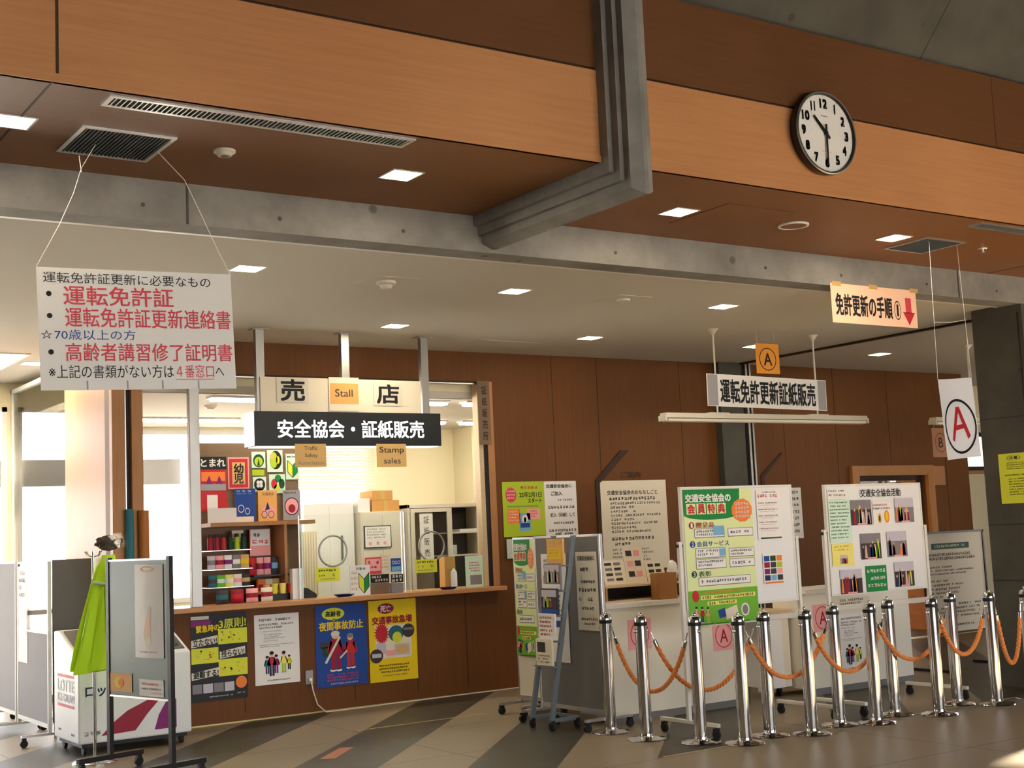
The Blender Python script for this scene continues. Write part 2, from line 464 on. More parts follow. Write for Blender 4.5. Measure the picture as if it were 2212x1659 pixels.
        s.rect(cu-w*0.65, v0+h*0.55, cu-w*0.08, v0+h*0.95, pants); s.rect(cu+w*0.08, v0+h*0.55, cu+w*0.65, v0+h*0.95, pants)
        s.ell(cu-w*0.4, v0+h*0.96, w*0.45, h*0.035, 'paper', 10); s.ell(cu+w*0.4, v0+h*0.96, w*0.45, h*0.035, 'paper', 10)
        return s
    def leaf(s, u0, v0, u1, v1, a='limeyellow', b='green'):
        """the beginner driver's leaf mark"""
        m = (u0+u1)/2; h = v1-v0
        s.poly([(u0, v0), (u0, v0+h*0.68), (m, v1), (m, v0+h*0.30)], 'ink'); s.poly([(u1, v0), (m, v0+h*0.30), (m, v1), (u1, v0+h*0.68)], 'ink'); s.up()
        e = (u1-u0)*0.05; g = h*0.05
        s.poly([(u0+e, v0+g*1.6), (u0+e, v0+h*0.67), (m-e*0.4, v1-g), (m-e*0.4, v0+h*0.33)], a)
        s.poly([(u1-e, v0+g*1.6), (m+e*0.4, v0+h*0.33), (m+e*0.4, v1-g), (u1-e, v0+h*0.67)], b); s.lay -= 1
        return s
    def place(s, name, loc, rotz=0, parent=None, roll=0, tilt=0):
        o = s.build(name, parent, fix=False)
        o.location = loc; o.rotation_euler = (tilt, roll, rotz)
        return o

def caster(mb, x, y, z0=0.0, r=0.032):
    mb.cyl((x-0.012, y, z0+r), (x+0.012, y, z0+r), r, 'rubber', 16)
    mb.cyl((x, y, z0+r), (x, y, z0+0.085), 0.008, 'black', 8)
    mb.box(x-0.018, y-0.016, z0+r+0.012, x+0.018, y+0.016, z0+0.075, 'black')

# ================================================================== THE BUILDING
def wall_xz(name, y0, y1, x0, x1, z0, z1, holes, m, parent=None):
    """wall running along X with rectangular holes (hx0,hx1,hz0,hz1)"""
    mb = MB(); xs = sorted({x0, x1, *[h[0] for h in holes], *[h[1] for h in holes]})
    for a, b in zip(xs[:-1], xs[1:]):
        zs = [z0]
        for h in sorted([h for h in holes if h[0] <= a+1e-6 and h[1] >= b-1e-6], key=lambda h: h[2]): zs += [h[2], h[3]]
        zs.append(z1)
        for k in range(0, len(zs), 2):
            if zs[k+1]-zs[k] > 1e-4: mb.box(a, y0, zs[k], b, y1, zs[k+1], m)
    return struct(mb.build(name, parent))
def wall_yz(name, x0, x1, y0, y1, z0, z1, holes, m):
    mb = MB(); ys = sorted({y0, y1, *[h[0] for h in holes], *[h[1] for h in holes]})
    for a, b in zip(ys[:-1], ys[1:]):
        zs = [z0]
        for h in sorted([h for h in holes if h[0] <= a+1e-6 and h[1] >= b-1e-6], key=lambda h: h[2]): zs += [h[2], h[3]]
        zs.append(z1)
        for k in range(0, len(zs), 2):
            if zs[k+1]-zs[k] > 1e-4: mb.box(x0, a, zs[k], x1, b, zs[k+1], m)
    return struct(mb.build(name))

struct(MB().box(-8, -6, -0.1, 17, 14.4, 0, 'floor_stone').build('floor'))
o = MB().box(-60, -60, -0.4, 70, 80, -0.15, 'ground').build('ground'); o['kind'] = 'structure'
# back wall of timber panels with the stall opening and the office door
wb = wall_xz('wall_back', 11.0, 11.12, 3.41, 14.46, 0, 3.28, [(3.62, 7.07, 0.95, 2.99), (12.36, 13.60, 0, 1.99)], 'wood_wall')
g = MB()
for x in (7.94, 8.516, 9.65, 11.2, 12.06, 13.0, 14.02): g.box(x-0.003, 10.997, 0.0, x+0.003, 11.0, 3.28, 'dark_brown')
for x in (4.55, 5.6, 6.25, 6.8): g.box(x-0.003, 10.997, 0.08, x+0.003, 11.0, 0.95, 'dark_brown')
g.box(3.41, 10.996, 0.0, 14.46, 11.0, 0.012, 'brass')
struct(g.build('trim_1'))
# jambs and shutter guides of the stall opening
g = MB()
g.box(3.41, 10.93, 0.0, 3.52, 11.0, 2.99, 'wood_frame'); g.box(3.52, 10.985, 0.0, 3.575, 11.0, 2.99, 'black'); g.box(3.53, 10.97, 0.0, 3.54, 10.99, 2.99, 'alu')
g.box(3.575, 10.93, 0.98, 3.67, 11.08, 2.99, 'wood_frame')
g.box(7.02, 10.985, 1.0, 7.07, 11.08, 2.99, 'wood_pale'); g.box(7.07, 10.988, 1.0, 7.12, 10.999, 2.99, 'black'); g.box(7.12, 10.98, 1.0, 7.195, 10.999, 2.99, 'wood_frame')
g.box(3.68, 10.985, 2.972, 7.02, 11.1, 2.99, 'dark_brown'); g.box(3.68, 10.99, 2.962, 7.02, 11.0, 2.972, 'alu')
struct(g.build('trim_2'))
# concrete pilaster with steel rails on the back wall
g = MB(); g.box(10.15, 10.9, 0, 10.49, 11.0, 3.28, 'concrete_dark'); g.box(10.49, 10.93, 0, 10.55, 11.0, 3.28, 'black'); g.box(10.55, 10.9, 0, 10.58, 11.0, 3.28, 'steel'); g.box(10.58, 10.95, 0, 10.61, 11.0, 3.28, 'black'); g.box(10.61, 10.9, 0, 10.635, 11.0, 3.28, 'steel')
struct(g.build('wall_pillar'))
# office door
g = MB(); g.box(12.24, 10.95, 0, 12.36, 10.999, 1.99, 'wood_box'); g.box(13.60, 10.95, 0, 13.72, 10.999, 1.99, 'wood_box'); g.box(12.24, 10.95, 1.99, 13.72, 10.999, 2.11, 'wood_box')
g.box(12.361, 11.05, 0, 12.42, 11.10, 1.93, 'dark_brown'); g.box(13.54, 11.05, 0, 13.599, 11.10, 1.93, 'dark_brown'); g.box(12.361, 11.05, 1.93, 13.599, 11.10, 1.989, 'dark_brown')
d = struct(g.build('door_1'))
MB().box(12.42, 11.07, 0.02, 13.54, 11.085, 1.93, 'glass_dim').build('glass_pane', d)
MB().box(12.36, 11.6, 0, 13.6, 11.62, 2.0, 'dark_brown').build('door_recess', d)
MB().box(12.93, 11.0, 0.3, 12.95, 11.03, 1.93, 'steel').build('door_handle', d)
MB().box(12.5, 11.3, 1.2, 13.5, 11.35, 1.92, 'gray_panel').build('blind', d)
# slanting shadows on the timber wall, shaped as thin dark strips
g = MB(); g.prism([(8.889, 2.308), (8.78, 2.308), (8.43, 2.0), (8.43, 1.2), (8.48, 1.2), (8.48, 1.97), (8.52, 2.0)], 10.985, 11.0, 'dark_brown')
struct(g.build('shadow_strip_1'))
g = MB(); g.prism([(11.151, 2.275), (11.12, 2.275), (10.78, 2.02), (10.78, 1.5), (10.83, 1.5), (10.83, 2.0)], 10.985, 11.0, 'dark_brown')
struct(g.build('shadow_strip_2'))
# partition at the left end of the stall, continuing as glazing
struct(MB().box(3.41, 11.12, 0, 3.5, 12.3, 3.28, 'wood_box').build('wall_left'))
def window(name, axis, fixed, a0, a1, z0, z1, mull, rails, fm='white_paint', th=0.06, w=0.05, glassm='glass'):
    g = MB()
    def bx(a, b, c, e, m=fm, t=th):
        if axis == 'x': g2.box(a, fixed-t/2, c, b, fixed+t/2, e, m)
        else: g2.box(fixed-t/2, a, c, fixed+t/2, b, e, m)
    g2 = g
    bx(a0, a0+w, z0, z1); bx(a1-w, a1, z0, z1); bx(a0, a1, z0, z0+w); bx(a0, a1, z1-w, z1)
    for m_ in mull: bx(m_-w/2, m_+w/2, z0, z1)
    for r_ in rails: bx(a0, a1, r_-w/2, r_+w/2)
    o = struct(g.build(name))
    g2 = MB(); bx(a0+w, a1-w, z0+w, z1-w, glassm, 0.008)
    g2.build('glass_pane', o)
    return o
window('window_1', 'x', 14.42, -3.0, 3.40, 0.0, 3.03, (-1.4, 0.2, 1.8, 2.75), (0.9,))
window('window_2', 'y', 3.455, 12.3, 14.36, 0.0, 3.2, (), (), 'white_paint', 0.05, 0.04)
window('window_3', 'x', 14.42, 3.5, 7.6, 0.9, 2.80, (4.4, 5.4, 6.4), ())
wall_xz('wall_rear', 14.4, 14.55, -8, 10.3, 0, 3.4, [(-3.0, 3.40, 0.0, 3.03), (3.5, 7.6, 0.9, 2.80)], 'cream_wall')
# rail that crosses outside behind all the windows
struct(MB().box(-3.0, 14.56, 2.21, 5.31, 14.66, 2.49, 'gray_panel').build('trim_5'))
# stall room
struct(MB().box(9.6, 11.12, 0, 9.7, 14.4, 3.28, 'cream_wall').build('wall_stall'))
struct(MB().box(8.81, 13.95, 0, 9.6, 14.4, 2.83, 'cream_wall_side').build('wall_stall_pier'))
struct(MB().box(3.5, 11.12, 2.83, 9.6, 14.4, 2.9, 'white_ceiling').build('ceiling_stall'))
struct(MB().box(3.5, 11.121, 2.83, 9.6, 11.16, 3.28, 'cream_wall').build('wall_stall_header'))
# right end: passage with a bright window behind the column
wall_xz('wall_passage', 12.0, 12.1, 14.46, 17, 0, 3.28, [(15.75, 16.9, 2.08, 2.62)], 'cream_wall')
window('window_4', 'x', 12.05, 15.75, 16.9, 2.08, 2.62, (), (), 'black_paint', 0.05, 0.06)
struct(MB().box(14.46, 11.97, 2.03, 17, 12.0, 2.08, 'wood_counter').build('trim_6'))
struct(MB().box(14.36, 11.12, 0, 14.46, 12.1, 3.28, 'wood_wall').build('wall_passage_side'))
# white ceiling, concrete beam, column
struct(MB().box(-8, 7.15, 3.28, 17, 14.4, 3.36, 'white_ceiling').build('ceiling'))
struct(MB().box(-8, 7.15, 3.268, 17, 7.20, 3.28, 'alu_white').build('trim_7'))
g = MB(); g.box(-8, 6.95, 3.265, 17, 7.15, 3.62, 'concrete')
for x in (2.6, 9.2): g.box(x-0.006, 6.946, 3.265, x+0.006, 6.95, 3.495, 'concrete_dark')
for k, x in enumerate((2.35, 3.15, 3.96, 5.6, 7.0, 7.8, 8.8, 9.7)): g.cyl((x, 6.947, 3.35), (x, 6.952, 3.35), 0.012, 'concrete_dark', 12)
struct(g.build('ceiling_beam'))
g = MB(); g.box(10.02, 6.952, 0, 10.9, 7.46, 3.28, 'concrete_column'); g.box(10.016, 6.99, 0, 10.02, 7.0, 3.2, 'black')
for z in (0.9, 1.38, 2.3): g.box(10.016, 6.96, z, 10.02, 7.46, z+0.006, 'black')
struct(g.build('column'))
struct(MB().box(10.47, 7.46, 3.262, 10.53, 11.0, 3.28, 'dark_brown').build('trim_8'))
# timber soffit, fascia, sloping concrete above
g = MB(); g.box(-8, 5.63, 3.495, 17, 6.95, 3.53, 'wood_soffit')
for x in (1.52, -2.6, 9.6, 13.0): g.box(x-0.005, 5.63, 3.493, x+0.005, 6.95, 3.495, 'dark_brown')
struct(g.build('ceiling_soffit'))
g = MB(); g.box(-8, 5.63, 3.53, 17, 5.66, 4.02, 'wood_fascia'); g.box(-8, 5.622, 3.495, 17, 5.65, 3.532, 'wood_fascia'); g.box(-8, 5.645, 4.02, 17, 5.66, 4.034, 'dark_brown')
for x in (1.54, 9.4): g.box(x-0.006, 5.627, 3.53, x+0.006, 5.63, 4.02, 'dark_brown')
struct(g.build('wall_fascia'))
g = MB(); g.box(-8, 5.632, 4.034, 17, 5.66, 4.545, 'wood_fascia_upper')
for x in (0.3, 8.0): g.box(x-0.0012, 5.630, 4.034, x+0.0012, 5.632, 4.545, 'dark_brown')
struct(g.build('wall_fascia_upper'))
sl = math.tan(math.radians(48))
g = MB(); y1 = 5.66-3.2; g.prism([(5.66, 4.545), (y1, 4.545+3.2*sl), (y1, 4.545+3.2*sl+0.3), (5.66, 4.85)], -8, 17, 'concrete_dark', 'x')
for x in (7.27, 4.8, 9.8): g.prism([(5.66, 4.5445), (y1, 4.5445+3.2*sl-0.002), (y1, 4.545+3.2*sl), (5.66, 4.546)], x-0.005, x+0.005, 'black', 'x')
struct(g.build('ceiling_slope'))
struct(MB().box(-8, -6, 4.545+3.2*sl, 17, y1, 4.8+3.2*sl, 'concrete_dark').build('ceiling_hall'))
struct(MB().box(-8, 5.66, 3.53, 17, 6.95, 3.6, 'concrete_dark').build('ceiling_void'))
# stepped concrete cross beam that wraps the fascia and the soffit
prof = [(4.465, -0.03), (4.465, 0.07), (4.497, 0.07), (4.497, 0.126), (4.526, 0.126), (4.526, 0.175), (4.60, 0.207), (4.625, 0.207), (4.671, 0.185), (4.671, -0.03)]
g = MB(); path = []
n = len(prof); vs = []
for (x, dd) in prof: vs.append((x, 6.95, 3.495-dd))
for (x, dd) in prof: vs.append((x, 5.63-dd, 3.495-dd))
for (x, dd) in prof: vs.append((x, 5.63-dd, 5.9))
fs = []
for a in (0, n):
    for k in range(n):
        k2 = (k+1) % n; fs.append((a+k, a+k2, a+n+k2, a+n+k))
g.add(vs, fs, 'concrete')
struct(g.build('ceiling_crossbeam'))
# hall shell round the camera
Z1 = 4.8+3.2*sl
wall_xz('wall_front', -6.1, -6.0, -8, 17, 0, Z1, [(0.0, 12.0, 0.3, 2.9)], 'hall_wall')
window('window_added_front', 'x', -6.05, 0.0, 12.0, 0.3, 2.9, [2*k for k in range(1, 6)], (), 'alu')  # unseen window wall, added to bring daylight into the hall
wall_yz('wall_west', -8.1, -8.0, -6, 14.4, 0, Z1, [], 'hall_wall')
wall_yz('wall_east', 17.0, 17.1, -6, 12.1, 0, Z1, [(3.6, 7.62, 1.05, 2.2)], 'hall_wall')
window('window_added_east', 'y', 17.05, 3.6, 7.62, 1.05, 2.2, (5.6,), (), 'alu', 0.05, 0.03)  # unseen window, added and sized for the sun patch and its bounce
# brass strips in the floor
g = MB()
g.box(4.95, 9.705, 0, 6.15, 9.722, 0.0015, 'brass'); g.box(5.76, 6.93, 0, 17, 6.945, 0.0015, 'brass')
struct(g.build('trim_9'))
struct(MB().add([(4.13, 8.68, 0.0006), (4.22, 8.62, 0.0006), (4.55, 8.98, 0.0006), (4.46, 9.03, 0.0006)], [(0, 1, 2, 3)], 'redtape').build('trim_10', fix=False))

# ================================================================== CEILING FITTINGS
def copy_tree(root):
    r = root.copy(); C.objects.link(r)
    for ch in list(root.children):
        c = ch.copy(); C.objects.link(c); c.parent = r
        for gch in list(ch.children):
            d = gch.copy(); C.objects.link(d); d.parent = c
    return r
def downlight(glow):
    t = thing('downlight', '', 'ceiling light')
    g = MB(); s = 0.086; w = 0.098
    g.box(-w, -w, -0.004, w, -s, 0, 'alu_white'); g.box(-w, s, -0.004, w, w, 0, 'alu_white'); g.box(-w, -s, -0.004, -s, s, 0, 'alu_white'); g.box(s, -s, -0.004, w, s, 0, 'alu_white')
    g.build('frame', t)
    MB().box(-s, -s, -0.0025, s, s, 0, glow).build('diffuser', t)
    return t
dl = downlight('lampglow')
spots = [
 (1.50, 6.246, 3.495, 'square ceiling light in the timber soffit, at the far left picture edge', 's'),
 (3.59, 6.305, 3.495, 'square ceiling light in the timber soffit, between the long slot vent and the concrete beam', 's'),
 (5.64, 6.336, 3.495, 'square ceiling light in the timber soffit, just right of the concrete cross beam', 's'),
 (7.654, 6.304, 3.495, 'square ceiling light in the timber soffit, beside the dark square vent on the right', 's'),
 (3.398, 8.015, 3.28, 'square ceiling light in the white ceiling, right beside the big hanging notice', 'w'),
 (5.531, 8.082, 3.28, 'square ceiling light in the white ceiling, between the two round ceiling detectors', 'w'),
 (7.593, 8.053, 3.28, 'square ceiling light in the white ceiling, left of the cream banner with the red arrow', 'w'),
 (5.467, 9.797, 3.28, 'square ceiling light in the white ceiling, above and in front of the STALL sign', 'w'),
 (7.577, 9.856, 3.28, 'square ceiling light in the white ceiling, left of the ceiling rod of the tube light', 'w'),
 (9.651, 9.81, 3.28, 'square ceiling light in the white ceiling, half hidden behind the small orange A sign', 'w'),
 (11.598, 9.865, 3.28, 'square ceiling light in the white ceiling, below the red arrow banner near the column', 'w'),
 (3.261, 12.828, 3.28, 'small square ceiling light at the far left, behind the edge of the big hanging notice', 'w'),
]
for i, (x, y, z, lab, k) in enumerate(spots):
    o = dl if i == 0 else copy_tree(dl)
    o.location = (x, y, z); o['label'] = lab; o['group'] = 'downlights in the timber soffit' if k == 's' else 'downlights in the white ceiling'
# strip light by the corridor windows
t = thing('strip_light', 'long recessed ceiling light by the left windows, cut by the left picture edge', 'ceiling light', (2.93, 12.75, 3.28))
MB().box(-0.16, -0.55, -0.01, 0.16, 0.55, 0, 'alu_white').build('frame', t); MB().box(-0.08, -0.5, -0.014, 0.13, 0.5, -0.0105, 'lampglow').build('diffuser', t)
# fluorescent fittings inside the stall
fl = thing('fluorescent_fitting', '', 'ceiling light'); MB().box(-0.62, -0.075, -0.02, 0.62, 0.075, 0, 'white_paint').build('frame', fl); MB().box(-0.60, -0.06, -0.045, 0.60, 0.06, -0.021, 'tubeglow').build('diffuser', fl, bevel=0.01)
fspots = [(5.03, 11.33, 'fluorescent ceiling fitting in the stall, nearest row, left of the hanging posts'), (6.26, 11.33, 'fluorescent ceiling fitting in the stall, nearest row, left one beyond the right hanging post'), (7.69, 11.33, 'fluorescent ceiling fitting in the stall, nearest row, cut by the right jamb'),
          (4.87, 13.3, 'fluorescent ceiling fitting in the stall, back row, beside the steel post'), (7.42, 13.3, 'fluorescent ceiling fitting in the stall, back row, beside the right end of the black sign'), (8.86, 13.3, 'fluorescent ceiling fitting in the stall, back row, cut by the right jamb')]
for i, (x, y, lab) in enumerate(fspots):
    o = fl if i == 0 else copy_tree(fl)
    o.location = (x, y, 2.83); o['label'] = lab; o['group'] = 'fluorescent fittings on the stall ceiling'

def vent(name, label, x0, y0, x1, y1, z, n, along='y', fr=0.022):
    cx, cy = (x0+x1)/2, (y0+y1)/2; hw, hh = (x1-x0)/2, (y1-y0)/2
    t = thing(name, label, 'air vent', (cx, cy, z))
    g = MB(); g.box(-hw, -hh, -0.008, hw, -hh+fr, 0, 'alu'); g.box(-hw, hh-fr, -0.008, hw, hh, 0, 'alu'); g.box(-hw, -hh+fr, -0.008, -hw+fr, hh-fr, 0, 'alu'); g.box(hw-fr, -hh+fr, -0.008, hw, hh-fr, 0, 'alu')
    g.build('frame', t)
    MB().box(-hw+fr, -hh+fr, -0.003, hw-fr, hh-fr, -0.001, 'dark_recess').build('backing', t)
    g = MB()
    for k in range(n):
        x = -hw+fr+(2*hw-2*fr)*(k+0.5)/n; g.box(x-0.0025, -hh+fr, -0.009, x+0.0025, hh-fr, -0.003, 'bluegray' if n < 40 else 'alu')
    g.build('grille', t)
    return t
vent('slot_vent', 'long narrow metal slot vent along the edge of the timber soffit, left part', 1.785, 5.68, 3.33, 5.83, 3.495, 64)
vent('slot_vent', 'narrow slot vent at the right picture edge of the timber soffit', 7.845, 5.69, 9.35, 5.82, 3.495, 60)
vent('square_vent', 'square dark vent in the timber soffit from which the big notice hangs', 1.80, 6.16, 2.262, 6.62, 3.495, 22)
vent('square_vent', 'square dark vent in the timber soffit above the hanging red A sign', 7.87, 6.175, 8.31, 6.59, 3.495, 22)

def disc(name, label, cat, x, y, z, prof, m='off_white', extra=None):
    t = thing(name, label, cat, (x, y, z)); MB().lathe(prof, m, 32).build('body', t)
    if extra: extra(t)
    return t
def hole(t): MB().lathe([(0.022, -0.030), (0.018, -0.034), (0.0, -0.034)], 'gray_panel', 16).build('sensor', t)
disc('smoke_detector', 'small round white detector in the timber soffit, right of the square vent', 'smoke detector', 2.548, 6.272, 3.495, [(0.055, 0), (0.055, -0.012), (0.042, -0.018), (0.035, -0.03), (0.0, -0.031)], extra=hole)
def grille(t): MB().lathe([(0.088, -0.0085), (0.0, -0.010)], 'wood_soffit', 32).build('grille', t)
disc('ceiling_speaker', 'round ceiling speaker with a pale rim in the timber soffit, below the clock', 'speaker', 6.635, 6.30, 3.495, [(0.105, 0), (0.105, -0.01), (0.09, -0.011), (0.09, -0.004)], 'white_paint', grille)
disc('sprinkler', 'tiny sprinkler head in the timber soffit, at the right picture edge', 'sprinkler', 8.644, 6.286, 3.495, [(0.035, 0), (0.03, -0.006), (0.012, -0.008), (0.012, -0.03), (0.02, -0.032), (0, -0.034)], 'alu')
disc('smoke_detector', 'round detector on a square plate in the white ceiling, above the hanging posts', 'smoke detector', 4.45, 8.08, 3.277, [(0.07, 0), (0.068, -0.018), (0.045, -0.026), (0.035, -0.05), (0, -0.055)], extra=lambda t: (MB().box(-0.17, -0.17, 0, 0.17, 0.17, 0.003, 'white_ceiling').build('base_plate', t), hole(t)))
disc('ceiling_sensor', 'small dark sensor on a square plate in the white ceiling, right of the round detector', 'sensor', 6.555, 8.07, 3.277, [(0.055, 0), (0.05, -0.012), (0.02, -0.02), (0, -0.022)], extra=lambda t: MB().box(-0.16, -0.16, 0, 0.16, 0.16, 0.003, 'white_ceiling').build('base_plate', t))
disc('smoke_detector', 'small round detector on the stall ceiling behind the glass, left of the black sign', 'smoke detector', 4.72, 12.1, 2.83, [(0.06, 0), (0.058, -0.015), (0.03, -0.04), (0, -0.042)], 'off_white')
def hatch(label, x0, y0, x1, y1, z, m, edge):
    t = thing('ceiling_hatch', label, 'hatch', ((x0+x1)/2, (y0+y1)/2, z)); hx, hy = (x1-x0)/2, (y1-y0)/2
    MB().box(-hx, -hy, -0.003, hx, hy, 0, m).build('panel', t)
    g = MB()
    for a, b, c, d in ((-hx-.006, -hy-.006, hx+.006, -hy), (-hx-.006, hy, hx+.006, hy+.006), (-hx-.006, -hy, -hx, hy), (hx, -hy, hx+.006, hy)): g.box(a, b, -0.002, c, d, 0, edge)
    g.build('edge_frame', t)
hatch('square access hatch in the timber soffit, left of the ceiling speaker', 5.79, 6.03, 6.35, 6.60, 3.495, 'wood_soffit', 'wood_fascia_upper')
hatch('square access hatch in the white ceiling, right of the hanging posts', 6.62, 10.26, 7.28, 10.72, 3.28, 'white_ceiling', 'off_white')

# clock -------------------------------------------------------------
t = thing('wall_clock', 'large round wall clock with white face on the timber fascia, showing half past ten', 'clock', (6.20, 5.622, 3.876))
R_ = 0.262
M_ = Matrix.Rotation(PI/2, 4, 'X')     # lathe axis towards -Y
MB().lathe([(R_-0.012, 0), (R_-0.004, 0.03), (R_+0.004, 0.052), (R_, 0.066), (R_-0.012, 0.070), (R_-0.018, 0.060), (R_-0.018, 0.050)], 'black_paint', 64, M_, caps=False).build('case', t)
MB().lathe([(R_+0.002, 0.0655), (R_-0.004, 0.072), (R_-0.014, 0.071)], 'steel', 64, M_, caps=False).build('rim', t)
class Dial(Sheet):
    def _y(s, x, z): return -0.0545
dn = Dial(1, 1, None)
dn.lathe([(R_-0.014, 0.052), (0, 0.053)], 'paper', 64, M_, smooth=False)
for k in range(1, 13):
    a = 2*PI*k/12; st = str(k); hh = 0.053; ww = 0.030*len(st) if st not in ('1', '11') else (0.009 if st == '1' else 0.034)
    cx = math.sin(a)*0.188; cz = math.cos(a)*0.188
    if k == 1: cx += 0.004
    dn.text(st, cx-ww/2, -cz-hh/2, cx+ww/2, -cz+hh/2, 'ink', 0.10)
for k in range(60):
    a = 2*PI*k/60; r0, r1 = (0.232, 0.243) if k % 5 == 0 else (0.238, 0.243); w = 0.0012
    ux, uz = math.sin(a), math.cos(a); dn.poly([(r0*ux-w*uz, -(r0*uz+w*ux)), (r0*ux+w*uz, -(r0*uz-w*ux)), (r1*ux+w*uz, -(r1*uz-w*ux)), (r1*ux-w*uz, -(r1*uz+w*ux))], 'ink')
dn.line(-0.03, -0.112, 0.03, 0.008, 'ink_grey'); dn.line(-0.04, 0.115, 0.04, 0.006, 'pink')
dn.build('face', t, fix=False)
def hand(name, ang, l, back, w0, w1, y):
    u = Vector((math.sin(ang), 0, math.cos(ang))); n_ = Vector((u.z, 0, -u.x))
    p = [u*-back - n_*w0*0.8, u*-back + n_*w0*0.8, u*0 + n_*w0, u*l + n_*w1, u*l - n_*w1, u*0 - n_*w0]
    MB().prism([(q.x, q.z) for q in p], y-0.003, y, 'black').build(name, t)
hand('hour_hand', -math.radians(45), 0.14, 0.045, 0.011, 0.008, -0.060)
hand('minute_hand', math.radians(181), 0.205, 0.055, 0.008, 0.0055, -0.0645)
MB().lathe([(0.012, 0.056), (0.012, 0.070), (0.0, 0.071)], 'black', 20, M_).build('hub', t)

# ================================================================== HANGING SIGNS
def sheet_thing(sh, name, label, cat, loc, rotz=0, group=None, **k):
    o = sh.place(name, loc, rotz, **k); tag(o, label, cat, group); return o

# big notice
t = thing('hanging_notice', 'large white cardboard notice with red and black lettering on strings, top left', 'sign', (1.633, 6.35, 2.84))
t.rotation_euler = (0, 0.0, 0)
roll = math.radians(-1.9)
S = Sheet(0.965, 0.585, 'paper', 0.004)
K = 'ink'; Rd = 'pinkred'
S.text('運転免許証更新に必要なもの', 0.03, 0.035, 0.885, 0.125, K, 0.0)
S.ell(0.055, 0.215, 0.0135, 0.0215, K, 20); S.text('運転免許証', 0.125, 0.145, 0.68, 0.305, Rd, 0.012)
S.ell(0.055, 0.395, 0.0135, 0.0215, K, 20); S.text('運転免許証更新連絡書', 0.13, 0.325, 0.985, 0.485, Rd, 0.010)
S.text('☆', 0.008, 0.51, 0.065, 0.585, 'navy', 0.0); S.text('70歳以上の方', 0.075, 0.505, 0.475, 0.59, 'blue', 0.0)
S.ell(0.055, 0.69, 0.0135, 0.0215, K, 20); S.text('高齢者講習修了証明書', 0.125, 0.615, 0.985, 0.765, Rd, 0.010)
S.text('※上記の書類がない方は', 0.04, 0.795, 0.665, 0.905, K, 0.0); S.text('４番窓口', 0.68, 0.795, 0.88, 0.905, Rd, 0.0); S.text('へ', 0.89, 0.82, 0.935, 0.89, K, 0.0)
S.rect(0.675, 0.915, 0.88, 0.921, Rd)
for u in (0.22, 0.42, 0.60, 0.79): S.rect(u, 0.925, u+0.008, 0.998, 'gray_panel_light')
o = S.place('board', (0, 0, 0), 0, t, roll=roll)
def st(pts): return MB().tube(pts, 0.0018, 'string', 6)
st([(0.0, 0, 0.0), (0.10, -0.02, 0.2), (0.185, 0.03, 0.38), (0.215, 0.0, 0.50), (0.30, 0.05, 0.643)]).build('string', t)
st([(0.965, 0, 0.03), (0.90, 0, 0.15), (0.80, 0.0, 0.36), (0.73, 0.0, 0.50), (0.612, 0.05, 0.643)]).build('string', t)
st([(0.215, 0.0, 0.48), (0.205, 0.0, 0.56)]).build('string_end', t)

# red A sign, hung from the right-hand vent
t = thing('hanging_letter_sign', 'white plastic-covered sign with a red A in a black ring, hanging beside the column', 'sign', (7.953, 6.25, 2.465))
S = Sheet(0.385, 0.585, 'paper', 0.002, wavy=0.02)
S.ring(0.52, 0.60, 0.46, 0.345, 'ink', 0.09)
S.poly([(0.33, 0.79), (0.27, 0.76), (0.48, 0.35), (0.56, 0.37)], 'red'); S.poly([(0.49, 0.36), (0.57, 0.35), (0.80, 0.73), (0.73, 0.77)], 'red'); S.poly([(0.40, 0.65), (0.38, 0.59), (0.70, 0.57), (0.73, 0.62)], 'red')
rl = math.radians(-3.9)
S.place('sheet', (0, 0, 0), 0, t, roll=rl)
n_ = 10; g = MB(); vs = []; fs = []
for i in range(n_+1):
    x = 0.385*i/n_
    for z in (0.004, -0.589): vs.append((x, math.sin(x/0.385*PI)*0.02-0.004, z))
for i in range(n_): fs.append((2*i+1, 2*i+3, 2*i+2, 2*i))
g.add(vs, fs, 'film', True); o = g.build('plastic_cover', t, fix=False); o.rotation_euler = (0, rl, 0)
st([(0.0, 0, 0), (0.025, 0, 1.018)]).build('string', t)
st([(0.384, 0, 0.026), (0.342, 0, 1.018)]).build('string', t)
st([(0.01, 0, 0.42), (0.2, 0, 0.43), (0.365, 0, 0.455)]).build('cross_string', t)

# banner on the beam
S = Sheet(0.978, 0.305, 'peach', 0.0015)
S.text('免許更新の手順', 0.045, 0.26, 0.70, 0.80, K, 0.03)
S.ring(0.765, 0.57, 0.04, 0.25, K, 0.13); S.text('1', 0.755, 0.42, 0.775, 0.72, K, 0.02)
S.rect(0.865, 0.22, 0.935, 0.62, 'pinkred'); S.poly([(0.83, 0.60), (0.90, 0.94), (0.975, 0.60)], 'red')
for u in (0.02, 0.44, 0.93): S.rect(u, -0.05, u+0.10, 0.07, 'tape')
sheet_thing(S, 'paper_banner', 'peach paper banner with black lettering and a red arrow, taped to the concrete beam', 'sign', (7.667, 6.945, 3.285))

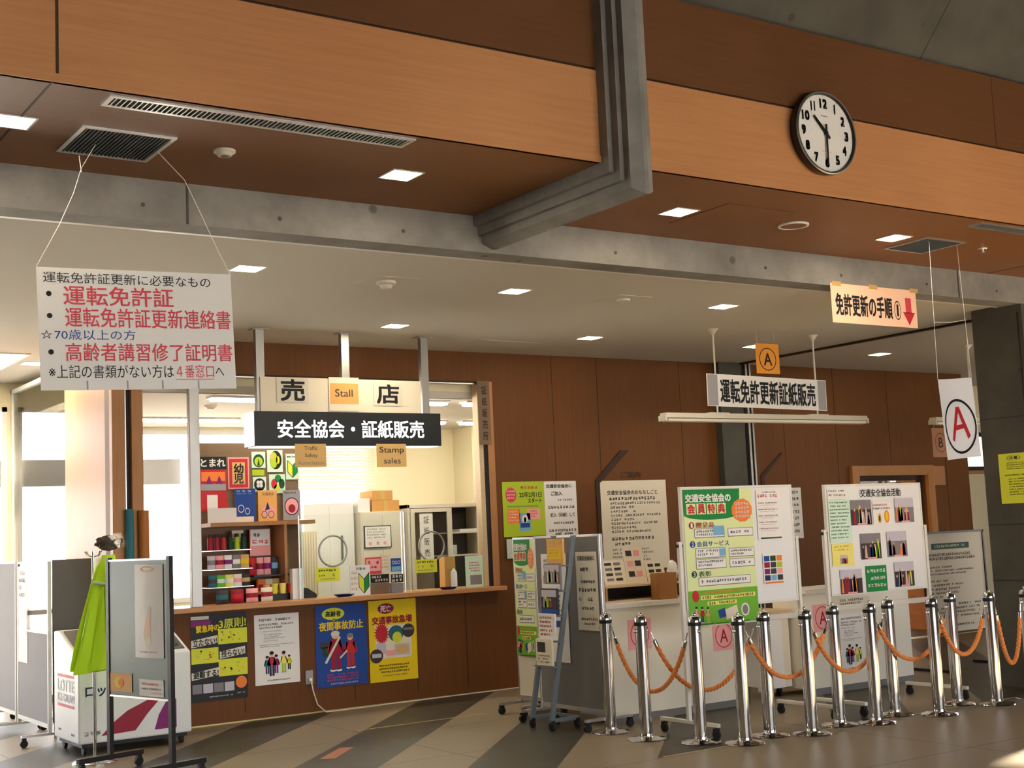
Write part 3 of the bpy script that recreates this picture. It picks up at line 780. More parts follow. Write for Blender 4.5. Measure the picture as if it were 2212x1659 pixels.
# tube light with its hanging rods
def tube_light(x0, x1, label):
    y = 9.03; cx = (x0+x1)/2; L_ = (x1-x0)/2
    t = thing('tube_light', label, 'ceiling light', (cx, y, 2.42))
    MB().prism([(-0.055, 0.03), (0.055, 0.03), (0.04, 0.075), (-0.04, 0.075)], -L_, L_, 'off_white', 'x').build('housing', t)
    for s in (-1, 1):
        g = MB(); g.box(s*(L_+0.005)-0.012, -0.05, 0, s*(L_+0.005)+0.012, 0.05, 0.05, 'off_white'); g.build('end_cap', t, bevel=0.004)
    for yy in (-0.028, 0.028): MB().cyl((-L_+0.02, yy, 0.012), (L_-0.02, yy, 0.012), 0.0155, 'tube_off', 16).build('tube', t)
    for xx in (-0.65, 0.65):
        MB().cyl((xx, 0, 0.07), (xx, 0, 0.83), 0.008, 'off_white', 10).build('rod', t)
        MB().lathe([(0.012, 0.80), (0.03, 0.83), (0.055, 0.858), (0.0, 0.859)], 'off_white', 24, Matrix.Translation((xx, 0, 0))).build('canopy', t)
        MB().box(xx-0.12, -0.03, 0.075, xx+0.12, 0.03, 0.085, 'off_white').build('bracket', t)
    return t
tube_light(7.715, 10.315, 'long white tube light hanging on two rods above the information desk, switched off')
tube_light(11.36, 13.96, 'second white tube light, mostly hidden behind the red A sign and the column')

S = Sheet(1.545, 0.297, 'paper', 0.003)
S.text('運転免許更新証紙販売', 0.105, 0.15, 0.90, 0.87, K, 0.03)
S.rect(0.005, 0.02, 0.085, 0.98, 'gray_panel_light'); S.rect(0.925, 0.02, 0.995, 0.98, 'gray_panel_light')
sheet_thing(S, 'hanging_banner', 'long white banner with heavy black characters fixed to the rods of the tube light', 'sign', (8.233, 9.005, 2.86), roll=math.radians(0.9))
t = thing('letter_sign', 'small orange sign with a black A in a ring, above the long white banner', 'sign', (8.857, 8.995, 3.163))
S = Sheet(0.303, 0.285, 'orange_sheet', 0.002); S.ring(0.5, 0.52, 0.36, 0.38, K, 0.08)
S.text('A', 0.33, 0.32, 0.67, 0.72, K, 0.02); S.place('sheet', (0, 0, 0), 0, t)
for x in (0.04, 0.27): st([(x, 0.01, -0.005), (x, 0.03, 0.117)]).build('string', t)
t = thing('letter_sign', 'small brown sign with a B in a ring, left of the red A sign', 'sign', (11.25, 8.97, 2.38))
S = Sheet(0.264, 0.302, 'brown_sheet', 0.002); S.ring(0.5, 0.5, 0.33, 0.33, K, 0.06); S.text('B', 0.38, 0.33, 0.62, 0.67, K, 0.0); S.place('sheet', (0, 0, 0), 0, t)
for x in (0.05, 0.21): st([(x, 0.01, -0.005), (x, 0.005, 0.035)]).build('string', t)

# ------------------------------------------------------------------ stall sign on three posts
t = thing('lightbox_sign', 'black illuminated sign box with white characters hung on three posts before the stall', 'sign', (4.35, 10.2, 2.295))
MB().box(0, 0.002, 0, 1.77, 0.2, 0.288, 'black_paint').build('case', t, bevel=0.004)
MB().box(-0.006, 0.006, 0.004, 0.0, 0.196, 0.284, 'signglow').build('end_panel', t)
MB().box(0.02, 0.02, -0.004, 1.75, 0.18, 0.0, 'signglow').build('bottom_panel', t)
S = Sheet(1.77, 0.288, 'signface', 0.004)
S.text('安全協会・証紙販売', 0.115, 0.24, 0.90, 0.76, 'signglow', 0.012)
S.place('face_panel', (0, -0.004, 0.288), 0, t)
for x in (0.10, 0.888, 1.678):
    p = MB().box(x-0.036, 0.08, 0.288, x+0.036, 0.13, 0.985, 'steel').build('post', t)
    MB().box(x-0.07, 0.05, 0.978, x+0.07, 0.16, 0.985, 'steel').build('flange', p)
S = Sheet(1.53, 0.292, 'paper_cream', 0.004)
sheet_thing(S, 'backing_board', 'pale cream board standing on top of the black sign box, behind the three small signs', 'board', (4.44, 10.27, 2.878))
def small(ch, x, label, w, ztop, h, base, mid, y=10.26, bold=0.03):
    S = Sheet(w, h, base, 0.002); 
    if mid: S.rect(0.03, 0.18, 0.97, 0.80, mid); S.up()
    return S
S = Sheet(0.29, 0.205, 'off_white', 0.002); S.text('売', 0.13, 0.07, 0.86, 0.93, K, 0.03); sheet_thing(S, 'character_sign', 'pale square sign with one black character, left of the STALL sign', 'sign', (4.585, 10.264, 2.872))
S = Sheet(0.285, 0.205, 'off_white', 0.002); S.text('店', 0.12, 0.10, 0.87, 0.90, K, 0.03); sheet_thing(S, 'character_sign', 'pale square sign with one black character, right of the STALL sign', 'sign', (5.493, 10.264, 2.858))
S = Sheet(0.287, 0.288, 'paper_cream', 0.002); S.rect(0.04, 0.18, 0.98, 0.80, 'orange_paper'); S.up(); S.text('Stall', 0.20, 0.36, 0.78, 0.58, 'photo_dark', 0.01); sheet_thing(S, 'english_sign', 'orange paper sign reading Stall between the two character signs', 'sign', (5.063, 10.262, 2.89))
S = Sheet(0.285, 0.193, 'tan', 0.002)
S.text('Traffic', 0.30, 0.10, 0.72, 0.27, 'photo_dark', 0.0); S.text('Safety', 0.31, 0.42, 0.72, 0.62, 'photo_dark', 0.0); S.text('Association', 0.08, 0.74, 0.92, 0.90, 'photo_mid', 0.0)
sheet_thing(S, 'english_sign', 'tan paper sign about the traffic association under the left half of the black sign box', 'sign', (4.70, 10.188, 2.312))
S = Sheet(0.292, 0.20, 'tan', 0.002); S.text('Stamp', 0.10, 0.13, 0.92, 0.45, 'photo_dark', 0.01); S.text('sales', 0.24, 0.60, 0.80, 0.85, 'photo_dark', 0.0)
sheet_thing(S, 'english_sign', 'tan paper sign reading Stamp sales under the right half of the black sign box', 'sign', (5.462, 10.188, 2.312))
# dark upright sign at the right jamb
S = Sheet(0.14, 0.625, 'wood_board', 0.003)
for k, ch in enumerate('証紙販売所'): S.text(ch, 0.33, 0.08+0.18*k, 0.75, 0.21+0.18*k, K, 0.01)
sheet_thing(S, 'upright_sign', 'narrow dark brown upright sign at the top of the right stall jamb', 'sign', (7.0, 10.945, 2.99))

# ================================================================== POSTERS ON THE COUNTER FRONT
def at_wall(S, name, label, x, z, y=10.994, cat='poster', **k): return sheet_thing(S, name, label, cat, (x, y, z), **k)
S = Sheet(0.50, 0.725, 'black', 0.0015)
S.rect(0, 0.02, 0.32, 0.06, 'off_white'); S.rect(0, 0.07, 0.35, 0.14, 'purple')
S.up(); S.text('緊急時の', 0.09, 0.125, 0.50, 0.205, 'yellow', 0.03, 0.02); S.text('3原則!', 0.50, 0.07, 0.98, 0.175, 'limeyellow', 0.03, 0.02)
for (u0, v0, u1, v1) in ((0.48, 0.185, 1, 0.36), (0, 0.39, 0.48, 0.565), (0.48, 0.535, 1, 0.73)):
    S.lay = 0; S.rect(u0, v0, u1, v1, 'limeyellow'); S.up()
    for _ in range(14):
        a, b_ = random.uniform(u0+0.05, u1-0.08), random.uniform(v0+0.03, v1-0.04); S.ell(a, b_, 0.018, 0.01, random.choice(['ink', 'lime', 'tan', 'orange', 'lime', 'yellow']), 10)
S.lay = 1
for (u0, v0, u1, st_) in ((0.0, 0.265, 0.47, '立たない!'), (0.50, 0.415, 0.96, '残らない!'), (0.0, 0.635, 0.49, '避難する!')):
    S.poly([(u0, v0+0.03), (u0, v0+0.115), (u1, v0+0.075), (u1, v0-0.015)], 'off_white'); S.up(); S.text(st_, u0+0.03, v0+0.012, u1-0.02, v0+0.092, K, 0.03, 0.025); S.lay = 1
for k in range(4): S.rect(0.01+0.19*k, 0.80, 0.18+0.19*k, 0.905, ['photo_mid', 'photo_sky', 'photo_mid', 'photo_sky'][k])
S.ell(0.88, 0.815, 0.10, 0.07, 'orange'); S.line(0.28, 0.945, 0.75, 0.014, 'off_white'); S.line(0.8, 0.93, 0.95, 0.014, 'off_white')
at_wall(S, 'poster', 'black and yellow emergency poster on the counter front, right of the freezer', 4.077, 0.93)
def notice(w, h):
    S = Sheet(w, h, 'paper', 0.0015)
    S.line(0.10, 0.06, 0.88, 0.035, K); S.line(0.10, 0.13, 0.88, 0.028, K); S.line(0.10, 0.175, 0.62, 0.028, K)
    S.line(0.12, 0.235, 0.6, 0.014); S.line(0.2, 0.28, 0.62, 0.016); S.line(0.22, 0.31, 0.55, 0.014); S.line(0.2, 0.335, 0.72, 0.014); S.line(0.2, 0.37, 0.52, 0.014); S.line(0.1, 0.43, 0.88, 0.010); S.line(0.12, 0.455, 0.55, 0.010)
    for cu, v0, v1, c1, p1 in ((0.27, 0.59, 0.86, 'teal', 'photo_dark'), (0.37, 0.53, 0.90, 'red', 'navy'), (0.47, 0.58, 0.86, 'purple', 'purple'), (0.64, 0.54, 0.86, 'paleyellow', 'lime'), (0.76, 0.60, 0.82, 'limeyellow', 'ink')):
        S.person(cu, v0, v1, c1, p1)
    S.up()
    S.line(0.27, 0.93, 0.78, 0.022, K)
    return S
at_wall(notice(0.42, 0.60), 'poster', 'white notice with a cartoon of a cheering family on the counter front', 4.645, 0.888)
S = Sheet(0.508, 0.715, 'blue', 0.0015); S.rect(0, 0.02, 1, 1, 'blue'); S.up()
S.ell(0.35, 0.105, 0.22, 0.075, 'limeyellow'); S.poly([(0.33, 0.17), (0.40, 0.17), (0.36, 0.205)], 'limeyellow'); S.up()
S.text('高齢者', 0.20, 0.07, 0.50, 0.14, K, 0.03); S.text('夜間事故防止', 0.07, 0.20, 0.93, 0.305, 'yellow', 0.03, 0.01)
S.lay = 2; S.person(0.38, 0.32, 0.82, 'crimson', 'crimson', 'off_white', 1.25); S.person(0.67, 0.36, 0.80, 'red', 'red', 'photo_mid', 1.1); S.up(); S.up()
S.poly([(0.45, 0.385), (0.16, 0.70), (0.20, 0.715), (0.485, 0.40)], 'off_white'); S.poly([(0.60, 0.56), (0.45, 0.65), (0.47, 0.665), (0.61, 0.58)], 'off_white')
S.lay = 1; S.rect(0.08, 0.45, 0.26, 0.52, 'photo_dark'); S.rect(0.12, 0.51, 0.24, 0.62, 'darkgreen')
for k in range(3): S.line(0.20, 0.84+0.035*k, 0.82, 0.026, 'pinkred')
S.line(0.24, 0.955, 0.80, 0.018, 'off_white')
at_wall(S, 'poster', 'blue poster with two walking figures on the counter front, right of the outlet', 5.222, 0.925)
S = Sheet(0.497, 0.735, 'yellow', 0.0015)
S.ell(0.36, 0.105, 0.17, 0.065, 'crimson'); S.up(); S.text('死亡', 0.25, 0.065, 0.47, 0.145, 'paper', 0.03); S.text('交通事故急増', 0.07, 0.20, 0.90, 0.29, 'crimson', 0.04, 0.01)
S.lay = 0; S.rect(0.12, 0.31, 0.88, 0.72, 'paper_cream'); S.up(); S.ell(0.26, 0.41, 0.16, 0.14, 'red', 40, spikes=0.72)
S.ell(0.56, 0.42, 0.16, 0.10, 'teal', 18); S.up(); S.ell(0.58, 0.47, 0.10, 0.07, 'limeyellow', 16); S.rect(0.14, 0.53, 0.34, 0.66, 'photo_sky'); S.rect(0.52, 0.55, 0.84, 0.69, 'photo_sky'); S.up(); S.ell(0.68, 0.62, 0.14, 0.055, 'tan'); S.rect(0.34, 0.62, 0.52, 0.69, 'pink')
S.ell(0.82, 0.395, 0.13, 0.085, 'photo_dark'); S.ell(0.14, 0.68, 0.135, 0.085, 'photo_dark'); S.up(); S.rect(0.05, 0.65, 0.24, 0.70, 'photo_sky'); S.rect(0.72, 0.36, 0.92, 0.39, 'photo_mid')
for k in range(3): S.line(0.18, 0.79+0.04*k, 0.82, 0.024, K)
S.line(0.26, 0.92, 0.78, 0.014, 'ink_grey')
at_wall(S, 'poster', 'yellow accident poster with a red burst on the counter front, right of the blue poster', 5.755, 0.938)
# outlet and cord
t = thing('wall_outlet', 'small beige wall outlet with a plugged-in cord on the counter front', 'outlet', (5.15, 10.993, 0.315))
MB().box(-0.036, -0.006, -0.06, 0.036, 0.006, 0.06, 'gray_panel_light').build('plate', t, bevel=0.003); MB().box(-0.012, -0.035, -0.035, 0.014, -0.006, -0.005, 'plastic_white').build('plug', t, bevel=0.004)
t = MB().tube([(5.15, 10.955, 0.29), (5.155, 10.93, 0.20), (5.19, 10.92, 0.08), (5.26, 10.90, 0.012), (5.40, 10.93, 0.006), (5.9, 10.96, 0.006), (6.8, 10.975, 0.006), (7.4, 10.98, 0.006)], 0.0055, 'cord', 8).build('power_cord')
tag(t, 'thin beige cord running from the outlet along the foot of the counter', 'cord')

# ================================================================== POSTERS ON THE TIMBER WALL
S = Sheet(0.503, 0.54, 'lime', 0.0015)
S.ell(0.20, 0.24, 0.13, 0.14, 'pinkred', 12); S.up(); S.line(0.10, 0.16, 0.30, 0.03, 'paper'); S.line(0.10, 0.22, 0.30, 0.03, 'paper'); S.line(0.10, 0.28, 0.28, 0.03, 'paper')
S.line(0.42, 0.08, 0.86, 0.06, 'pinkred'); S.text('22年2月1日', 0.40, 0.19, 0.93, 0.29, K, 0.02); S.text('スタート', 0.60, 0.31, 0.93, 0.39, K, 0.02)
S.lay = 0; S.rect(0.10, 0.50, 0.40, 0.76, 'orange'); S.rect(0.56, 0.50, 0.88, 0.70, 'pink'); S.rect(0.38, 0.58, 0.64, 0.90, 'lightblue'); S.up(); S.rect(0.40, 0.76, 0.62, 0.84, 'blue'); S.ell(0.51, 0.68, 0.07, 0.07, 'paper'); S.ell(0.51, 0.70, 0.03, 0.05, 'darkgreen'); S.line(0.1, 0.44, 0.85, 0.025, 'ink_grey'); S.lines(0.12, 0.53, 0.38, 0.74, 4, 'paper'); S.lines(0.62, 0.53, 0.86, 0.68, 3, 'red')
at_wall(S, 'poster', 'yellow-green poster on the timber wall, right of the stall opening', 7.272, 2.0)
S = Sheet(0.40, 0.60, 'paper', 0.0015)
S.text('交通安全協会に', 0.06, 0.05, 0.86, 0.11, K, 0.03); S.text('ご加入', 0.20, 0.17, 0.55, 0.24, K, 0.03); S.line(0.3, 0.30, 0.85, 0.03, K); S.line(0.10, 0.41, 0.92, 0.05, K); S.text('記入（印刷）して', 0.16, 0.53, 0.92, 0.60, K, 0.02); S.line(0.25, 0.68, 0.88, 0.04, K); S.line(0.10, 0.80, 0.95, 0.045, K); S.line(0.28, 0.86, 0.85, 0.04, K)
at_wall(S, 'poster', 'white notice with black lettering beside the yellow-green poster on the timber wall', 7.777, 1.998)
S = Sheet(0.89, 0.93, 'paper_cream', 0.0015)
S.text('交通安全協会のおもなしごと', 0.10, 0.11, 0.86, 0.16, K, 0.015)
S.line(0.13, 0.185, 0.83, 0.035, K)
for k, (a, b_) in enumerate(((0.14, .9), (.14, .5), (.14, .52), (.14, .9), (.14, .5), (.14, .85), (.14, .52), (.14, .74))): S.line(a, 0.24+0.045*k, b_, 0.030, 'ink_grey')
S.line(0.14, 0.63, 0.78, 0.04, K); S.line(0.13, 0.69, 0.42, 0.035, K)
S.lines(0.14, 0.76, 0.8, 0.92, 4, 'ink_grey')
at_wall(S, 'poster', 'large cream notice listing duties on the timber wall behind the information desk', 8.482, 1.992)
S = Sheet(0.262, 0.065, None); S.text('ご案内', 0, 0, 1, 1, 'dark_brown', 0.03); o = S.place('wall_lettering', (8.77, 10.998, 2.085)); tag(o, 'dark raised characters on the timber wall above the large cream notice', 'lettering')
S = Sheet(0.19, 0.58, 'paper', 0.0015); S.lines(0.1, 0.06, 0.9, 0.95, 7, K, 0.5)
at_wall(S, 'poster', 'narrow white notice on the timber wall, just right of the green member poster board', 11.21, 1.872)
t = thing('wall_box', 'small pale timber plate on the wall, right of the office door frame', 'plate', (13.75, 10.999, 1.856)); MB().box(0, -0.025, 0, 0.21, 0, 0.24, 'wood_frame').build('plate', t, bevel=0.004)
S = Sheet(0.20, 0.25, 'film', 0.002)
t = thing('leaflet_holder', 'clear plastic pocket with pale paper on the timber wall under the yellow-green poster', 'holder', (7.29, 10.985, 1.25)); MB().box(0, -0.006, 0, 0.42, 0, 0.19, 'paper').build('sheet', t); MB().box(-0.01, -0.014, -0.01, 0.43, -0.011, 0.2, 'glass_clear').build('pocket', t)
# notice on the column
S = Sheet(0.36, 0.43, 'limeyellow', 0.0015)
S.ring(0.42, 0.09, 0.2, 0.055, 'ink', 0.08, 8); S.text('注意', 0.30, 0.06, 0.54, 0.12, K, 0.02); S.lines(0.22, 0.18, 0.86, 0.34, 4, K, 0.5); S.line(0.1, 0.42, 0.86, 0.03, K); S.lines(0.24, 0.50, 0.9, 0.86, 7, K, 0.5)
sheet_thing(S, 'notice', 'bright yellow notice taped to the concrete column at the right picture edge', 'poster', (10.012, 7.30, 1.99), -PI/2)

# ================================================================== QUEUE BARRIER
bol = thing('rope_bollard', '', 'bollard')
MB().lathe([(0.137, 0.0), (0.139, 0.006), (0.136, 0.012), (0.10, 0.020), (0.060, 0.024), (0.049, 0.031), (0.0465, 0.045), (0.044, 0.046)], 'chrome', 48).build('base', bol)
MB().lathe([(0.044, 0.03), (0.044, 0.805)], 'chrome', 40).build('tube', bol)
MB().lathe([(0.046, 0.800), (0.0475, 0.803), (0.0475, 0.822), (0.046, 0.826)], 'black', 40).build('band', bol)
MB().lathe([(0.045, 0.826), (0.0445, 0.846), (0.038, 0.862), (0.022, 0.870), (0.011, 0.872), (0.012, 0.880), (0.008, 0.888), (0.0, 0.890)], 'chrome', 40).build('cap', bol)
for s in (-1, 1):
    h_ = MB().tube([(s*(0.054+0.010*math.cos(a)), 0, 0.765+0.012*math.sin(a)) for a in [2*PI*k/12 for k in range(12)]], 0.0028, 'chrome', 6, True).build('hook', bol)
BP = [(6.182, 8.028), (6.145, 7.571), (6.299, 7.167), (6.466, 6.908), (6.81, 7.015), (7.05, 6.845), (7.478, 6.98), (7.72, 6.843), (8.12, 7.015), (8.326, 6.768), (8.858, 7.016), (9.033, 6.78), (9.503, 6.79)]
BL = ['leftmost chrome rope bollard, standing in front of the grey screen', 'chrome rope bollard, second from the left', 'chrome rope bollard, third from the left, before the left post of the member poster board',
      'chrome rope bollard, fourth from the left, nearest to the picture bottom', 'chrome rope bollard, fifth from the left, close behind its left neighbour', 'chrome rope bollard, sixth from the left, before the gap between the two display boards',
      'chrome rope bollard, seventh from the left, partly over the cheering family notice', 'chrome rope bollard, eighth from the left, front one of a pair below the photo board', 'chrome rope bollard, ninth from the left, rear one of the pair below the photo board',
      'chrome rope bollard, tenth from the left, front one before the dark-framed standing notice', 'chrome rope bollard, eleventh from the left, rear one before the dark-framed standing notice', 'chrome rope bollard, second from the right, in front of the concrete column', 'rightmost chrome rope bollard, cut by the right picture edge']
ANG = [-80, 0, -100, 10, 0, 5, 0, 0, 0, 0, 0, 0, 0]
for i, (x, y) in enumerate(BP):
    o = bol if i == 0 else copy_tree(bol)
    o.location = (x, y, 0); o.rotation_euler = (0, 0, math.radians(ANG[i])); o['label'] = BL[i]; o['group'] = 'chrome bollards of the queue barrier'
def rope(i, j, zlow, label):
    a = Vector((*BP[i], 0.75)); b = Vector((*BP[j], 0.75)); d = (b-a).normalized()
    a = a + d*0.070; b = b - d*0.070; L_ = (b-a).length
    t = thing('barrier_rope', label, 'rope', (a.x, a.y, 0), group='orange twisted ropes of the queue barrier')
    n = 220; sag = 0.75-zlow; pts = []
    k_ = 3.2
    for q in range(n+1):
        u = q/n; s_ = (math.cosh(k_*(u-0.5))-math.cosh(k_/2))/(1-math.cosh(k_/2))
        p = a.lerp(b, u); pts.append(Vector((p.x-a.x, p.y-a.y, 0.75-sag*s_)))
    e = 12
    MB().tube(pts[e:n-e+1], 0.015, 'rope', 24, rf=lambda ii, kk: 0.0155*(1+0.17*math.cos(3*(2*PI*kk/24) + ii*1.0))).build('cord', t)
    for seg in (pts[:e+1], pts[n-e:]): MB().tube(seg, 0.0125, 'chrome', 12, rf=lambda ii, kk, L__=len(seg), f=(seg[0] == pts[0]): 0.0155 if (ii > 6 if f else ii < L__-7) else 0.005).build('end_clip', t)
    return t
for (i, j, z, lab) in ((0, 2, 0.325, 'orange twisted rope from the first to the third bollard from the left'), (1, 4, 0.333, 'orange twisted rope from the second to the fifth bollard from the left'), (3, 6, 0.40, 'orange twisted rope from the fourth to the seventh bollard from the left'),
                       (5, 8, 0.385, 'orange twisted rope from the sixth to the ninth bollard from the left'), (7, 10, 0.41, 'orange twisted rope from the eighth to the eleventh bollard from the left'), (9, 11, 0.42, 'orange twisted rope between the tenth bollard and the one by the column'), (11, 12, 0.30, 'orange twisted rope between the two rightmost bollards')):
    rope(i, j, z, lab)

# ================================================================== ROTATING DISPLAY BOARDS
def display_board(label, x0, x1, y, z0, z1, zp, zc, fm='alu_white', face='white_panel_gloss', foot=0.31):
    t = thing('display_board', label, 'display board', ((x0+x1)/2, y, 0)); w = (x1-x0)/2
    MB().box(-w+0.012, -0.012, z0+0.012, w-0.012, 0.012, z1-0.012, face).build('panel', t)
    g = MB()
    for a in ((-w, z0, -w+0.018, z1), (w-0.018, z0, w, z1), (-w+0.018, z0, w-0.018, z0+0.018), (-w+0.018, z1-0.018, w-0.018, z1)): g.box(a[0], -0.016, a[1], a[2], 0.016, a[3], fm)
    g.build('panel_frame', t, bevel=0.002)
    for s in (-1, 1):
        MB().box(s*(w+0.026)-0.015, -0.015, 0.085, s*(w+0.026)+0.015, 0.015, zp+0.03, fm).build('post', t, bevel=0.003)
        MB().cyl((s*(w-0.005), 0, zp), (s*(w+0.055), 0, zp), 0.012, 'black', 12).build('pivot_knob', t)
        f = MB().box(s*(w+0.026)-0.016, -foot, 0.082, s*(w+0.026)+0.016, foot, 0.108, fm).build('foot', t, bevel=0.003)
        for yy in (-foot+0.03, foot-0.03):
            g = MB(); caster(g, s*(w+0.026), yy); g.build('caster', f)
    MB().box(-w-0.01, -0.012, zc-0.02, w+0.01, 0.012, zc+0.02, fm).build('crossbar', t, bevel=0.003)
    return t
display_board('white wheeled display board carrying the big green and yellow member poster', 6.50, 7.64, 7.48, 0.885, 1.778, 1.35, 0.775)
display_board('white wheeled display board with activity photos, right of the member poster board', 7.955, 9.10, 7.43, 0.893, 1.768, 1.385, 0.80)

def member_poster(w, h):
    S = Sheet(w, h, 'palegreen', 0.0015)
    n = 20
    S.poly([(0, 0)]+[(0, 0.185)]+[(0.40+0.40*math.cos(PI-PI*k/n), 0.185+0.043*math.sin(PI*k/n)) for k in range(n+1)]+[(0.82, 0.0)], 'green'); S.up()
    S.ell(0.84, 0.165, 0.155, 0.09, 'orange', 24, spikes=0.95); S.up()
    S.text('交通安全協会の', 0.03, 0.035, 0.68, 0.095, 'paper', 0.04)
    for k, ch in enumerate('会員特典'):
        S.lay = 2; S.rect(0.04+0.145*k, 0.105, 0.17+0.145*k, 0.185, 'palegreen'); S.up(); S.text(ch, 0.055+0.145*k, 0.112, 0.155+0.145*k, 0.178, 'red', 0.04)
    for k in range(4): S.line(0.74, 0.105+0.032*k, 0.95, 0.022, 'paper')
    S.lay = 1
    for k, (v, c, st_, u1) in enumerate(((0.265, 'crimson', '贈呈品', 0.42), (0.405, 'blue', '会員サービス', 0.62), (0.625, 'darkgreen', '表彰', 0.34))):
        S.lay = 1; S.ell(0.10, v, 0.038, 0.025, c, 20); S.up(); S.text(str(k+1), 0.087, v-0.016, 0.113, v+0.016, 'paper', 0.02); S.text(st_, 0.16, v-0.02, u1, v+0.02, c, 0.01)
    for (u0, v0, u1, v1) in ((0.14, 0.295, 0.56, 0.355), (0.62, 0.30, 0.98, 0.355), (0.14, 0.44, 0.56, 0.505), (0.62, 0.45, 0.98, 0.51), (0.14, 0.52, 0.56, 0.585), (0.62, 0.53, 0.98, 0.585), (0.16, 0.655, 0.90, 0.71)):
        S.lay = 1; S.rect(u0-0.006, v0-0.004, u1+0.006, v1+0.006, 'photo_mid'); S.up(); S.rect(u0, v0, u1, v1, 'paper'); S.up()
        if v1-v0 > 0.058 and v0 < 0.6: S.line(u0+0.02, v0+0.008, u1-0.03, 0.018, K); S.line(u0+0.02, v0+0.034, u0+(u1-u0)*0.6, 0.016, K)
        else: S.line(u0+0.03, v0+0.016, u1-0.05, 0.022, K)
    S.lay = 4; S.rect(0.40, 0.275, 0.56, 0.345, 'lightblue'); S.rect(0.47, 0.445, 0.56, 0.50, 'lightblue')
    S.lay = 1; S.rect(0, 0.745, 1, 1, 'brightgreen'); S.up(); S.ell(0.10, 0.785, 0.05, 0.042, 'red'); S.line(0.20, 0.755, 0.8, 0.018, 'orange'); S.rect(0.17, 0.785, 0.96, 0.815, 'paleyellow'); S.rect(0.26, 0.83, 0.68, 0.858, 'paleyellow'); S.up(); S.line(0.19, 0.79, 0.94, 0.02, K); S.line(0.28, 0.834, 0.66, 0.02, K)
    S.lay = 2; S.person(0.10, 0.86, 0.985, 'pink', 'navy'); S.person(0.18, 0.865, 0.985, 'red', 'navy'); S.person(0.26, 0.87, 0.985, 'tan', 'lime'); S.poly([(0.40, 0.90), (0.42, 0.96), (0.52, 0.95), (0.50, 0.885)], 'blue'); S.poly([(0.50, 0.90), (0.52, 0.975), (0.70, 0.95), (0.68, 0.87)], 'paper_cream')
    S.ell(0.80, 0.91, 0.06, 0.048, 'paper'); S.up(); S.ell(0.80, 0.91, 0.042, 0.036, 'photo_mid'); S.line(0.12, 0.988, 0.86, 0.010, K)
    return S
sheet_thing(member_poster(0.69, 0.99), 'poster', 'big green and yellow member benefits poster with numbered sections on the left display board', 'poster', (6.514, 7.46, 1.757))
S = Sheet(0.25, 0.375, 'paper', 0.0015); S.line(0.2, 0.03, 0.85, 0.03, 'darkgreen'); S.line(0.05, 0.09, 0.9, 0.06, 'pinkred')
for k in range(5): S.line(0.06, 0.25+0.13*k, 0.88, 0.028, 'navy'); S.line(0.12, 0.30+0.13*k, 0.75, 0.018, 'pink')
S.rect(0.1, 0.96, 0.98, 0.99, 'darkgreen')
sheet_thing(S, 'notice', 'white printed sheet with a red heading at the top right of the left display board', 'notice', (7.25, 7.46, 1.74))
S = Sheet(0.214, 0.226, 'paper', 0.0015)
pal = ['blue', 'darkgreen', 'orange', 'crimson', 'photo_dark', 'lime', 'purple', 'photo_dark', 'pink', 'navy', 'lightblue', 'photo_dark']
for k in range(12): S.rect(0.05+0.31*(k % 3), 0.07+0.215*(k//3), 0.32+0.31*(k % 3), 0.25+0.215*(k//3), pal[k])
S.rect(0.05, 0.94, 0.95, 1.0, 'orange')
sheet_thing(S, 'notice', 'small sheet of colourful squares at the lower right of the left display board', 'notice', (7.28, 7.46, 1.255))
# sheets of the photo board
def bsheet(sh, lab, u0, v0, name='photo_print', cat='photo'): return sheet_thing(sh, name, lab, cat, (7.955+u0, 7.41, 1.768-v0))
W2, H2 = 1.145, 0.875
px = lambda x: (x-1777)/(1990-1777)*W2
S = Sheet(0.482, 0.062, 'white_panel_gloss', 0.001); S.text('交通安全協会活動', 0.0, 0.0, 1, 1, K, 0.02); bsheet(S, 'strip with the black heading at the top of the photo display board', 0.40, 0.045, 'heading_strip', 'notice')
def lst(w, h, base, n, pc='ink_grey', pic=False):
    S = Sheet(w, h, base, 0.001)
    if pic: S.lines(0.1, 0.08, 0.9, 0.38, 2, pc); S.photo(0.35, 0.5, 0.7, 0.9, 1)
    else: S.lines(0.05, 0.04, 0.95, 0.96, n, pc, 0.45)
    return S
bsheet(lst(0.22, 0.075, 'paper', 2), 'small white slip in the top left corner of the photo display board', 0.02, 0.04, 'notice', 'notice')
bsheet(lst(0.255, 0.33, 'mint', 11, K), 'pale mint printed sheet at the left of the photo display board', 0.02, 0.125, 'notice', 'notice')
bsheet(lst(0.245, 0.175, 'paleyellow', 3, 'tan', True), 'pale yellow sheet with a tiny picture under the mint sheet on the photo display board', 0.03, 0.47, 'notice', 'notice')
def ph(w, h, kind, border='paper'):
    S = Sheet(w, h, border, 0.001); S.photo(0.0, 0.0, 1.0, 1.0, kind); S.lay = 3; S.rect(0.3, 0.93, 0.75, 0.99, 'pink'); return S
sheets = [(0.27, 0.13, 0.245, 0.20, 0, 'photo of people in yellow hats, top left photo on the photo display board'), (0.80, 0.125, 0.23, 0.20, 1, 'photo of a guard by a road, top right photo on the photo display board'),
          (0.36, 0.40, 0.24, 0.205, 0, 'photo of a group in red, left of the middle row on the photo display board'), (0.675, 0.395, 0.24, 0.205, 1, 'street photo with a person in yellow, middle row right on the photo board'),
          (0.10, 0.675, 0.25, 0.20-0.01, 2, 'photo of a bright vest under a bridge, bottom left on the photo display board'), (0.74, 0.645, 0.235, 0.20, 2, 'photo of people at a crossing, bottom right on the photo display board')]
for (a, b_, w, h, k, lab) in sheets: o = bsheet(ph(w, h, k), lab, a, b_); o['group'] = 'photos on the photo display board'
